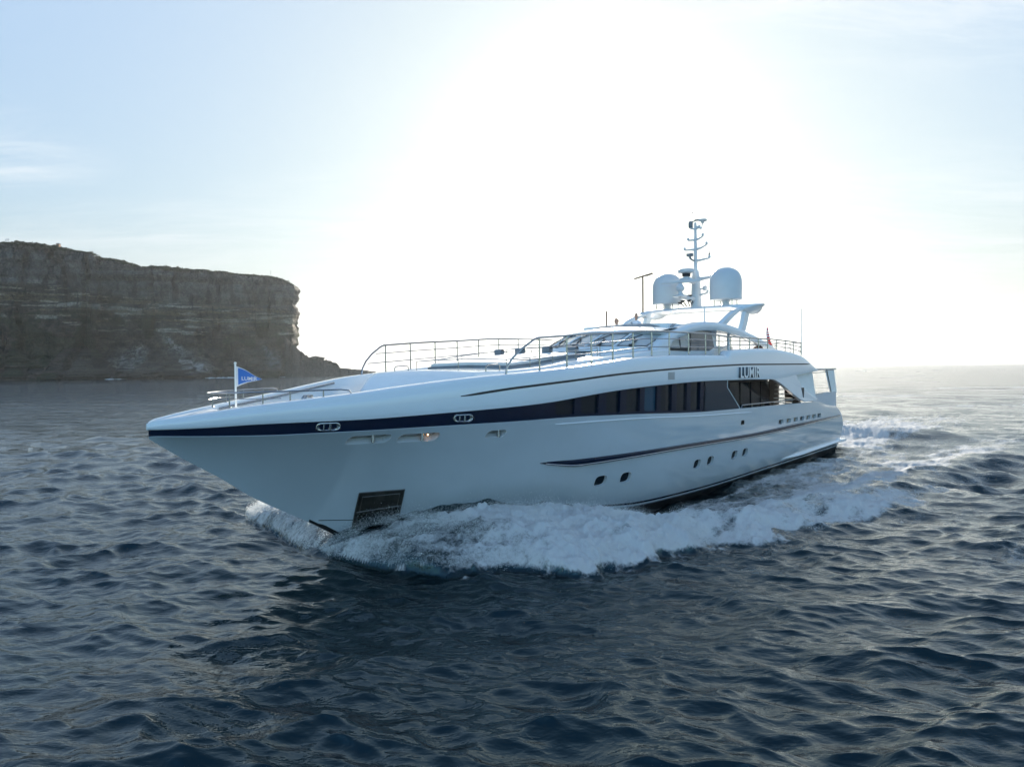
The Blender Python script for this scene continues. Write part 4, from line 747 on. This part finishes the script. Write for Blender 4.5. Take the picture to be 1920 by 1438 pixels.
out = n.new('ShaderNodeOutputMaterial'); pb = n.new('ShaderNodeBsdfPrincipled'); pb.inputs['Base Color'].default_value = (.0006, .0062, .0088, 1); pb.inputs['Roughness'].default_value = .022; pb.inputs['IOR'].default_value = 1.55; pb.inputs['Specular Tint'].default_value = (.55, .90, 1., 1)
tc = n.new('ShaderNodeTexCoord')
def tex(scale, detail, rough=.55, st=(1, 1, 1), rz=0., dist=0.):
    m_ = n.new('ShaderNodeMapping'); l.new(tc.outputs['Object'], m_.inputs[0]); m_.inputs['Scale'].default_value = st; m_.inputs['Rotation'].default_value = (0, 0, rz)
    t_ = n.new('ShaderNodeTexNoise'); l.new(m_.outputs[0], t_.inputs['Vector']); t_.inputs['Scale'].default_value = scale; t_.inputs['Detail'].default_value = detail; t_.inputs['Roughness'].default_value = rough; t_.inputs['Distortion'].default_value = dist; return t_.outputs['Fac']
def mth(op, a, b=None, c=None, clamp=False):
    q = n.new('ShaderNodeMath'); q.operation = op; q.use_clamp = clamp
    for i, v in enumerate((a, b, c)):
        if v is None: continue
        if isinstance(v, (int, float)): q.inputs[i].default_value = v
        else: l.new(v, q.inputs[i])
    return q.outputs[0]
fa = n.new('ShaderNodeAttribute'); fa.attribute_name = 'foam'; ua = n.new('ShaderNodeAttribute'); ua.attribute_name = 'unresolved'
def crest(f): return mth('SUBTRACT', 1.0, mth('MULTIPLY', mth('ABSOLUTE', mth('SUBTRACT', f, .5)), 2.0))      # sharp little crests
fine = mth('ADD', mth('MULTIPLY', crest(tex(1.5, 4, .5, (.75, 1.6, 1), R(22), .5)), .028), mth('ADD', mth('MULTIPLY', crest(tex(4.2, 4, .5, (.8, 1.5, 1), R(8), .4)), .009), mth('MULTIPLY', tex(11., 2, .5, (1, 1.3, 1), R(-15)), .004)))
g1 = mth('MULTIPLY', mth('SUBTRACT', ua.outputs['Fac'], .30), 2.2, None, True); g2 = mth('MULTIPLY', mth('SUBTRACT', ua.outputs['Fac'], .68), 3.5, None, True)
big = mth('ADD', mth('MULTIPLY', mth('MULTIPLY', tex(.42, 5, .58, (.7, 1.5, 1), R(12)), .62), g1), mth('MULTIPLY', mth('MULTIPLY', tex(.10, 6, .6, (.6, 1.5, 1), R(-10)), 4.6), g2))
bp = n.new('ShaderNodeBump'); bp.inputs['Distance'].default_value = 1.; bp.inputs['Strength'].default_value = 1.; l.new(mth('ADD', fine, big), bp.inputs['Height']); l.new(bp.outputs[0], pb.inputs['Normal'])
# foam: white froth broken up by lace-like holes
fn = mth('ADD', mth('MULTIPLY', tex(3.2, 7, .65, (1, 1, 1), 0, 1.1), .62), mth('MULTIPLY', tex(13., 4, .6, (1, 1, 1), 0, .6), .38))
mk = n.new('ShaderNodeMapRange'); mk.interpolation_type = 'SMOOTHSTEP'; l.new(mth('SUBTRACT', mth('MULTIPLY', fa.outputs['Fac'], 1.02), fn), mk.inputs[0]); mk.inputs[1].default_value = -.20; mk.inputs[2].default_value = .26
fd = n.new('ShaderNodeBsdfPrincipled'); fd.inputs['Base Color'].default_value = (.84, .88, .90, 1); fd.inputs['Roughness'].default_value = .75; fd.inputs['Subsurface Weight'].default_value = 0.
fb2 = n.new('ShaderNodeBump'); fb2.inputs['Strength'].default_value = .5; fb2.inputs['Distance'].default_value = .12; l.new(fn, fb2.inputs['Height']); l.new(fb2.outputs[0], fd.inputs['Normal'])
tr_ = n.new('ShaderNodeBsdfTranslucent'); tr_.inputs['Color'].default_value = (.78, .84, .86, 1); fm = n.new('ShaderNodeMixShader'); fm.inputs[0].default_value = .5; l.new(fd.outputs[0], fm.inputs[1]); l.new(tr_.outputs[0], fm.inputs[2])
mx = n.new('ShaderNodeMixShader'); l.new(mth('MULTIPLY', mk.outputs[0], mth('MULTIPLY', fa.outputs['Fac'], 8., None, True)), mx.inputs[0]); l.new(pb.outputs[0], mx.inputs[1]); l.new(fm.outputs[0], mx.inputs[2]); l.new(mx.outputs[0], out.inputs['Surface'])
me.materials.append(wm)
# ------------------------------------------------------------------ spray thrown up by the bow: a cloud of real droplets
def droplets(name, P, size, m, label=None):
    n_ = len(P); T = np.array([(1, 1, 1), (1, -1, -1), (-1, 1, -1), (-1, -1, 1)]) / 1.732; ax = rng.normal(size=(n_, 3)); ax /= np.linalg.norm(ax, axis=1)[:, None]; q = rng.random(n_) * 6.283
    c, s_ = np.cos(q)[:, None, None], np.sin(q)[:, None, None]; v = T[None]; k = ax[:, None, :]; W = v * c + np.cross(k, v) * s_ + k * (k * v).sum(-1, keepdims=True) * (1 - c)
    V = (P[:, None, :] + W * size[:, None, None]).reshape(-1, 3); F = (np.array([(0, 1, 2), (0, 3, 1), (0, 2, 3), (1, 3, 2)])[None] + 4 * np.arange(n_)[:, None, None]).reshape(-1, 3)
    me = raw_mesh(name, V, F, False); me.materials.append(m); o = bpy.data.objects.new(name, me); COL.objects.link(o); o['kind'] = 'stuff'; return o
SPRAY = bpy.data.materials.new('spray_drops'); SPRAY.use_nodes = True; _n = SPRAY.node_tree.nodes; _l = SPRAY.node_tree.links; _n.clear()
_o = _n.new('ShaderNodeOutputMaterial'); _d = _n.new('ShaderNodeBsdfDiffuse'); _t = _n.new('ShaderNodeBsdfTranslucent'); _m = _n.new('ShaderNodeMixShader'); _d.inputs[0].default_value = (.88, .91, .93, 1); _t.inputs[0].default_value = (.95, .95, .93, 1); _m.inputs[0].default_value = .68
_l.new(_d.outputs[0], _m.inputs[1]); _l.new(_t.outputs[0], _m.inputs[2]); _l.new(_m.outputs[0], _o.inputs[0])
def wxyz(s, y, z): return np.stack([YO[0] + YD[0] * s + YP[0] * y, YO[1] + YD[1] * s + YP[1] * y, z], 1)
def ridge_spray(n_, s0, s1, side, u0, u1, hz, size, pw=1.):
    s = s0 + (s1 - s0) * rng.random(n_) ** pw; u = u0 + (u1 - u0) * rng.random(n_); yh, yo = YH(s), YOUT(s); cl = fbm(s * 1.3, u * 6 + side * 9, 4, seed=91); keep = cl > .42 + .12 * rng.random(n_)
    s, u, yh, yo, cl = s[keep], u[keep], yh[keep], yo[keep], cl[keep]; u = u + .10 * (fbm(s / 1.1, u * 0 + side, 3, seed=3) - .5); fr = 1 - sstep(10.5, 15.5, s); uc = np.clip(u, 0, 1.3)
    p1 = np.where(uc < .35, 1 - .10 * uc, .965 * np.clip(1 - ((uc - .35) / .67) ** 2, 0, 1) ** .8); p2 = np.exp(-((uc - .74) / .17) ** 2)
    z = AMP(s) * (p1 * fr + p2 * (1 - fr)) + (cl - .3) * hz * rng.exponential(.55, len(s)) * np.minimum(AMP(s), 1)
    return wxyz(s + rng.normal(size=len(s)) * .05, side * (yh + u * (yo - yh)), z), size * (.35 + rng.exponential(.5, len(s)))
parts = [ridge_spray(300000, 4.4, 13, 1, .2, .98, .50, .0042), ridge_spray(110000, 9, 26, 1, .5, .97, .34, .0055), ridge_spray(60000, 4.4, 8, 1, .0, .6, .7, .0042), ridge_spray(90000, 4.4, 10, -1, .0, 1.38, .65, .007)]
# fan thrown outward from the stem on both sides
for side, n_ in ((1, 26000), (-1, 190000)):
    t = rng.random(n_) ** .7; a = rng.random(n_); cl = fbm(a * 9, t * 2.5 + side * 4, 4, seed=19); k = cl > .45; t, a, cl = t[k], a[k], cl[k]
    s = 5.1 + .4 * a + t * ((1.2 + 2.2 * a) if side > 0 else (.5 + 2.0 * a)); y = side * (.1 + t * ((4.8 if side > 0 else 6.4) + 2.4 * a)); z = .15 + (1.5 * t - 1.45 * t * t) * (.35 + .95 * cl * a) * 1.3 + .10 * rng.normal(size=len(t)) + .15 * rng.exponential(.6, len(t)) * (1 - t)
    parts.append((wxyz(s, y, z), .006 * (.3 + rng.exponential(.55, len(t)))))
droplets('bow_spray', np.concatenate([p[0] for p in parts]), np.concatenate([p[1] for p in parts]), SPRAY)
# ------------------------------------------------------------------ the headland: stratified sandstone cliff
F_PX = 1331.
U_ = np.array([-1600, -900, -420, -200, 0, 60, 110, 150, 175, 183, 190, 230, 260, 330, 400, 470, 510, 540, 556]); VT = np.array([430, 436, 445, 452, 456, 459, 466, 472, 475, 484, 487, 491, 502, 507, 510, 518, 521, 528, 540])
def hor(u): return 701.0 - .0104 * u
def front_y(u): return 560 + .10 * np.maximum(u, -420) - .04 * np.minimum(u + 420, 0) + 14 * np.sin(u / 60.) * .4
cols = np.concatenate([np.linspace(-1600, -420, 150)[:-1], np.linspace(-420, -20, 90), np.linspace(-20, 551, 620)[1:]]); Yc = front_y(cols) + 10 * (fbm(cols / 45, cols * 0 + 2.5, 3, seed=61) - .5) - 16 * sstep(183, 181, cols) * 0
Yc = Yc - 12 * (1 - sstep(176, 190, cols)); Xc = (cols - 960) / F_PX * Yc; HT = (hor(cols) - np.interp(cols, U_, VT)) / F_PX * Yc + CAM_H
# the seaward corner, then the far side running away from the sea front
ex = np.linspace(0, 1, 60)[1:]; Xe = Xc[-1] + 5 * np.sin(ex * 2) * (1 - ex) - 150 * ex ** 1.6; Ye = Yc[-1] + 6 * ex + 220 * ex; Xc = np.concatenate([Xc, Xe]); Yc = np.concatenate([Yc, Ye]); HT = np.concatenate([HT, np.full(59, HT[-1])])
arc = np.concatenate([[0], np.cumsum(np.hypot(np.diff(Xc), np.diff(Yc)))]); tx, ty = np.gradient(Xc), np.gradient(Yc); ln = np.hypot(tx, ty); nx, ny = ty / ln, -tx / ln
for _ in range(12): nx[1:-1] = (nx[:-2] + nx[1:-1] * 2 + nx[2:]) / 4; ny[1:-1] = (ny[:-2] + ny[1:-1] * 2 + ny[2:]) / 4
NZ = 210; fz = np.linspace(0, 1, NZ); HT = HT + 2.2 * (fbm(arc / 6., arc * 0, 4, seed=71) - .5)
ZZ = fz[:, None] * HT[None, :]; AR = np.broadcast_to(arc, ZZ.shape)
zs = ZZ + 2.2 * (fbm(AR / 60, AR * 0 + .5, 3, seed=5) - .5)                                  # gently tilted beds
def bed(t, seed): return vnoise(t, t * 0 + .5, seed)
strata = 7.5 * (bed(zs / 13., 1) - .5) + 4.5 * (bed(zs / 4.2, 2) - .5) + 1.4 * (bed(zs / 1.6, 3) - .5)
strata = strata * (.1 + 1.8 * fbm(AR / 30, zs / 22, 3, seed=6)); blocks = 6.5 * (np.round(fbm(AR / 14, zs / 40, 4, seed=8) * 9) / 9 - .5) + 7.0 * (fbm(AR / 34, zs / 26, 4, seed=9) - .5) + 1.1 * (fbm(AR / 2.2, zs / 3.6, 4, seed=10) - .5)
crack = -8.0 * sstep(.78, .93, fbm(AR / 13, zs / 70, 4, seed=12, ridged=True))
HR = (ZZ / HT[None, :]); talus = 30 * (1 - sstep(.0, .34 + .14 * (fbm(AR / 30, AR * 0, 3, seed=13) - .5), HR)) ** 1.6; talus = talus * (.25 + 1.1 * fbm(AR / 18, HR * 3, 4, seed=14)) * sstep(0, 200, AR * 0 + 300)
rub = (fbm(AR / 4.2, ZZ / 4.2, 4, seed=15, ridged=True) - .5) * 8. * (1 - sstep(.05, .42, HR)); over = 2.4 * sstep(.40, .46, HR) * (1 - sstep(.58, .62, HR)) * -1 * fbm(AR / 40, AR * 0 + 3, 2, seed=16)
D = strata + blocks + crack + talus + rub + over
P = np.stack([Xc[None] + nx[None] * D, Yc[None] + ny[None] * D, ZZ + .5 * (fbm(AR / 3, zs / 3, 3, seed=18) - .5) * (HR > .02)], -1)
topk = []
for d in (3, 8, 20, 60, 160): dd = d * np.clip((len(cols) - 6 - np.arange(len(arc))) / 70., .004, 1); topk.append(np.stack([P[-1, :, 0] - nx * dd - .15 * dd, P[-1, :, 1] - ny * dd, HT + .6 * math.log(1 + d) * (fbm(arc / 9, arc * 0 + d, 3, seed=70) - .3) - .012 * d], -1))
base = np.stack([P[0, :, 0] + nx * 2, P[0, :, 1] + ny * 2, np.full(len(arc), -3.0)], -1); G = np.concatenate([base[None], P, np.array(topk)])
a, b = G.shape[:2]; I = np.arange(a * b).reshape(a, b); F = np.stack([I[:-1, :-1].ravel(), I[:-1, 1:].ravel(), I[1:, 1:].ravel(), I[1:, :-1].ravel()], 1)
me = raw_mesh('cliff', G.reshape(-1, 3), F, False); cliff = bpy.data.objects.new('cliff', me); COL.objects.link(cliff); cliff['kind'] = 'structure'
cm = bpy.data.materials.new('sandstone'); cm.use_nodes = True; n = cm.node_tree.nodes; l = cm.node_tree.links; pb = n['Principled BSDF']; pb.inputs['Roughness'].default_value = .9; tc = n.new('ShaderNodeTexCoord')
def ramp(f, stops):
    r = n.new('ShaderNodeValToRGB'); l.new(f, r.inputs[0]); el = r.color_ramp.elements
    while len(el) < len(stops): el.new(.5)
    for e, (p_, c_) in zip(el, stops): e.position = p_; e.color = (*c_, 1)
    return r.outputs[0]
def mixc_(f, a, b, mode='MIX'):
    m_ = n.new('ShaderNodeMixRGB'); m_.blend_type = mode
    for i, v in ((0, f), (1, a), (2, b)):
        if isinstance(v, (int, float)): m_.inputs[i].default_value = v
        elif isinstance(v, tuple): m_.inputs[i].default_value = (*v, 1)
        else: l.new(v, m_.inputs[i])
    return m_.outputs[0]
# the rock's own colours plus painted undercut shade: grey stained upper face, tan bedded middle, dark lower face, scrub patches, pale scree
def lerp(a, b, w): return np.asarray(a) * (1 - w[..., None]) + np.asarray(b) * w[..., None]
UU = np.broadcast_to(np.concatenate([cols, np.full(len(arc) - len(cols), cols[-1])]), ZZ.shape); HR2 = HR + .05 * (fbm(AR / 45, zs * 0, 3, seed=301) - .5)
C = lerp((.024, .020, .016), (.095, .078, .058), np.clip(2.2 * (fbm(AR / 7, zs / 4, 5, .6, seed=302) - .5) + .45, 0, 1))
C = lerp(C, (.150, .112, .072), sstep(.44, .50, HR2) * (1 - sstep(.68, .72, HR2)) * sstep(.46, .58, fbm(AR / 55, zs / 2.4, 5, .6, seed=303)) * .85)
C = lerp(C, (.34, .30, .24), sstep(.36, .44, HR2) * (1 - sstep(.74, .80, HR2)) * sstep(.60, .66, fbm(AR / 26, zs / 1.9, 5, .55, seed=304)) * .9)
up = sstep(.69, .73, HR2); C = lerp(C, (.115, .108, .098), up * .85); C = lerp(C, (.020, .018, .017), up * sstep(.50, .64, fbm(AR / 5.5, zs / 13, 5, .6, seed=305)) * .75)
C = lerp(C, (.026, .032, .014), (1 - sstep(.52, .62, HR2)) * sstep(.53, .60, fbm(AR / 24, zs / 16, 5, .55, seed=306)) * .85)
def scree(u0, h0, u1, h1, w): tt = np.clip((h0 - HR) / (h0 - h1), 0, 1); d = (UU - (u0 + (u1 - u0) * tt)) / (w * (.6 + tt)); return np.exp(-d * d) * sstep(h0 + .04, h0 - .03, HR) * sstep(h1 - .05, h1, HR)
sc = np.maximum.reduce([scree(308, .40, 372, .08, 13), scree(490, .33, 530, .10, 9), .8 * scree(258, .30, 250, .10, 22), .6 * scree(520, .25, 545, .05, 5)]); C = lerp(C, (.30, .285, .265), np.clip(sc * 2.6 * (fbm(AR / 1.8, zs / 1.6, 4, .6, seed=307) - .30), 0, 1))
C = C * (1 - .85 * sstep(.83, .92, fbm(AR / 10, zs / 45, 4, .5, seed=308, ridged=True)))[..., None] * (1 - .8 * sstep(.84, .93, fbm(AR / 70, zs / 4.6, 4, .5, seed=309, ridged=True)))[..., None]  # dark joints, then undercut shade painted as horizontal dark lines
C = C * (.35 + 1.3 * fbm(AR / 1.5, zs / 1.3, 3, .6, seed=310))[..., None] * (.55 + .9 * (np.round(fbm(AR / 9, zs / 6, 3, seed=311) * 10) / 10))[..., None]
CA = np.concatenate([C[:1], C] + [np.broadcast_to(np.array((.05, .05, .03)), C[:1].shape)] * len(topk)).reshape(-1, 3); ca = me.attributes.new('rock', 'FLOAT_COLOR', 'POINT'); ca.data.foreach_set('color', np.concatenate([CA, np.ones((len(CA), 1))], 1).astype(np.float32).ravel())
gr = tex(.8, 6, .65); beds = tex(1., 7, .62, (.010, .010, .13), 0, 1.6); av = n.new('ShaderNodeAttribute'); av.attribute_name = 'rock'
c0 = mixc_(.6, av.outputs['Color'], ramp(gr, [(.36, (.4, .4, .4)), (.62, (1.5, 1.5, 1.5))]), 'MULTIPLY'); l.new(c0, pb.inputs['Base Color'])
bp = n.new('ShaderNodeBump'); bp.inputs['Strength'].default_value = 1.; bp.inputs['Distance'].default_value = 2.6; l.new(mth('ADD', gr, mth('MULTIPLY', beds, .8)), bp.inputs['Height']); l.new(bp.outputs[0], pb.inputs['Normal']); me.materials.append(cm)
# boulders at the foot and the low rock shelf running out to sea
def rock_mesh(name, r, seed, flat=.7, sub=3):
    bm = bmesh.new(); bmesh.ops.create_icosphere(bm, subdivisions=sub, radius=1.); rs = np.random.default_rng(seed); o3 = rs.random(3) * 50
    C = np.array([v.co[:] for v in bm.verts]); f = .62 + .75 * fbm(C[:, 0] * 1.1 + o3[0] + C[:, 2] * .6, C[:, 1] * 1.1 + o3[1] - C[:, 2] * .5, 4, .55, seed=seed); q = np.round(C * 2.2 + .3 * rs.normal(size=3)) / 2.2; C = (C * .55 + q * .45) * f[:, None] * np.array([r * (.8 + .6 * rs.random()), r * (.8 + .5 * rs.random()), r * flat])
    for v, c in zip(bm.verts, C): v.co = c
    me = bpy.data.meshes.new(name); bm.to_mesh(me); bm.free(); me.materials.append(RM); return me
def onsea(u, r_): return ((u - 960) / F_PX * r_, r_)
RM = mat('wet_boulder', (.075, .064, .052), .85, var=.7, var_scale=1.2, bump=.8, bump_scale=3.)
rk = [rock_mesh('boulder', 1., 100 + k) for k in range(7)]; rr_ = random.Random(4)
shelf = []
for k in range(46):
    u = rr_.uniform(-60, 575); yb = float(front_y(u)) - rr_.uniform(8, 24); r_ = rr_.uniform(1.6, 4.2) * (1.3 if rr_.random() < .15 else .8); x, y = onsea(u, yb)
    o = bpy.data.objects.new('boulder', rk[k % 7]); COL.objects.link(o); o.location = (x, y, .2); o.scale = (r_ * 1.2, r_, r_ * .9); o.rotation_euler = (0, 0, rr_.uniform(0, 6.28)); set_props(o, 'fallen sandstone boulder lying in the surf along the foot of the cliff', 'rock', 'boulders along the foot of the cliff')
# the low shelf of broken rock stepping down to the sea at the tip
us = np.linspace(535, 705, 240); vs = np.interp(us, [535, 546, 553, 560, 566, 572, 579, 586, 591, 605, 608, 613, 619, 627, 634, 638, 650, 672, 690, 705], [628, 642, 650, 655, 660, 664, 669, 670.5, 668.5, 670, 675, 675, 677, 681, 683, 690, 691, 692.5, 695, 697])
yb = 606 + 10 * fbm(us / 20, us * 0, 3, seed=201); zt = np.maximum((hor(us) - vs) / F_PX * yb + CAM_H, .2) * (1 + .10 * (fbm(us / 3., us * 0 + 1, 3, seed=203) - .5)); pr = np.linspace(-1, 1, 46)
rows = []
for q in pr:
    h = np.clip(1 - abs(q) ** 2.2, 0, 1); n2 = fbm(us / 3.2 + q * 7, us * 0 + q * 9, 4, seed=205); st_ = np.round((h * (.55 + .9 * n2)) * 5) / 5
    z = zt * np.clip(.35 * st_ + .65 * h * (.55 + .9 * n2), 0, 1 if abs(q) > .15 else 1.0) if abs(q) > .03 else zt
    y = yb + q * (14 + zt * .45); rows.append(np.stack([(us - 960) / F_PX * y, y, z - .4 * abs(q)], -1))
G = np.array(rows); I = np.arange(G.shape[0] * G.shape[1]).reshape(G.shape[:2]); F = np.stack([I[:-1, :-1].ravel(), I[:-1, 1:].ravel(), I[1:, 1:].ravel(), I[1:, :-1].ravel()], 1)
me = raw_mesh('rock_shelf', G.reshape(-1, 3), F, False); me.materials.append(RM); o = bpy.data.objects.new('rock_shelf', me); COL.objects.link(o); o['kind'] = 'structure'
for k, (u, v, hw, lab) in enumerate([(592, 670, 6, 'rounded boulder perched on the rock shelf, larger of the pair near its middle'), (602, 671.5, 5, 'smaller rounded boulder beside the large one on the rock shelf'), (617, 677.5, 4.5, 'low block on the outer half of the rock shelf'), (628, 681.5, 4, 'outermost boulder on the rock shelf before it drops to the surf')]):
    yy_ = 604; w = hw / F_PX * yy_; x, y = onsea(u, yy_); z = (hor(u) - v) / F_PX * yy_ + CAM_H
    o = bpy.data.objects.new('boulder', rk[k]); COL.objects.link(o); o.location = (x, y, z - w * .15); o.scale = (w * 1.1, w, w * .75); set_props(o, lab, 'rock', 'boulders on the rock shelf')
# surf along the foot
m = MB(False); P0 = []
for k in range(400):
    u = -60 + 700 * k / 399; yb = (float(front_y(u)) - 26 if u < 540 else float(front_y(540)) - 26 + (u - 540) * .55); x, y = onsea(u, yb); h = .12 + 1.0 * max(0, float(fbm(np.array([u / 9.]), np.array([.3]), 4, seed=88)[0]) - .40) * 2 + (3.6 * math.exp(-((u - 622) / 11.) ** 2) + 2.0 * math.exp(-((u - 650) / 12) ** 2))
    P0.append([(x, y - 3, -.3), (x, y - 1.5, h * .6), (x, y, h), (x + .5, y + 2.5, h * .8), (x, y + 6, -.3)])
m.grid(P0); sf = m.build('surf', mat('surf_foam', (.74, .77, .78), .8, bump=.6, bump_scale=1.5), sharp=90); sf['kind'] = 'stuff'
# scrub along the top edge
LEAF = mat('heath_leaf', (.035, .045, .02), .8, var=.5, var_scale=.4); Vl = []; Fl = []; topP = P[-1]
rs = np.random.default_rng(3); nb = 1500
for k in range(nb):
    i = int(rs.integers(200, len(cols) - 1)); d = rs.random() ** 2 * 7; c = topP[i] + np.array([rs.normal() * .8, d - .6, .3]); big = fbm(np.array([arc[i] / 13.]), np.array([.7]), 3, seed=33)[0]; r_ = (.35 + 2.2 * rs.random() ** 2) * (.3 + 1.6 * max(0, big - .3)) + .15; m_ = int(14 + 26 * r_)
    q = rs.normal(size=(m_, 3)); q = q / np.linalg.norm(q, axis=1)[:, None] * (rs.random((m_, 1)) ** .4) * np.array([r_ * 1.5, r_ * 1.2, r_ * .75]) + c; e1 = rs.normal(size=(m_, 3)) * .22 * (.5 + r_ * .5); e2 = rs.normal(size=(m_, 3)) * .22 * (.5 + r_ * .5)
    b0 = len(Vl) * 4; Vl.extend(np.stack([q - e1, q - e2, q + e1, q + e2], 1)); Fl.extend([[b0 + 4 * t, b0 + 4 * t + 1, b0 + 4 * t + 2, b0 + 4 * t + 3] for t in range(m_)])
me = raw_mesh('clifftop_scrub', np.concatenate(Vl).reshape(-1, 3), np.array(Fl), False); me.materials.append(LEAF); o = bpy.data.objects.new('clifftop_scrub', me); COL.objects.link(o); o['kind'] = 'stuff'
# small things on the skyline
def top_at(u): i = int(np.argmin(np.abs(cols - u))); return P[-1, i]
for k, (u, lab) in enumerate([(16.5, 'leftmost of the three tiny people on the clifftop, a little lower'), (20, 'middle one of the three tiny people on the clifftop'), (22.6, 'rightmost of the three tiny people on the clifftop')]):
    t = top_at(u); q = person(tuple(t + np.array([0, .2, 1.7 if k else 1.2])), lab, False, HAIR, 1.25); q['group'] = 'people on the clifftop'; q.rotation_euler.z = R(-80)
t = top_at(116); hut = empty('lookout_hut', tuple(t + np.array([0, 1.5, .6])), label='small orange hut on the clifftop near the left edge', cat='hut'); m = MB(False); m.box((0, 0, 1.3), (2.2, 2.2, 2.6)); m.build('wall', mat('orange_board', (.42, .20, .09), .7), hut, smooth=False)
m = MB(False); m.prism([(-1.5, 2.6), (1.5, 2.6), (1.2, 3.1), (-1.2, 3.1)], 1, -1.4, 1.4); m.build('roof', GREY, hut, smooth=False); m = MB(False); m.box((0, -1.12, 1.0), (.8, .05, 1.9)); m.build('door', DARK, hut, smooth=False)
t = top_at(512.5); pm = empty('beacon_pole', tuple(t + np.array([0, .8, .2])), label='thin pole on the clifftop near the seaward corner', cat='pole'); m = MB(False); m.tube([(0, 0, 0), (0, 0, 5.2)], .13, 8); m.build('post', GREY, pm); m = MB(False); m.box((0, 0, 5.2), (.5, .3, .6)); m.build('lamp_head', GREY, pm)
# ------------------------------------------------------------------ sea haze
hz = bpy.data.meshes.new('haze'); hb_ = bmesh.new(); bmesh.ops.create_cube(hb_, size=1.); hb_.to_mesh(hz); hb_.free(); haze = bpy.data.objects.new('haze', hz); COL.objects.link(haze); haze['kind'] = 'stuff'
haze.scale = (8600, 8600, 205); haze.location = (0, 0, 98); hm = bpy.data.materials.new('sea_air'); hm.use_nodes = True; n = hm.node_tree.nodes; n.clear(); o_ = n.new('ShaderNodeOutputMaterial'); pv = n.new('ShaderNodeVolumePrincipled')
pv.inputs['Color'].default_value = (.86, .93, .98, 1); pv.inputs['Density'].default_value = .00005; pv.inputs['Anisotropy'].default_value = .62; hm.node_tree.links.new(pv.outputs[0], o_.inputs['Volume']); hz.materials.append(hm)
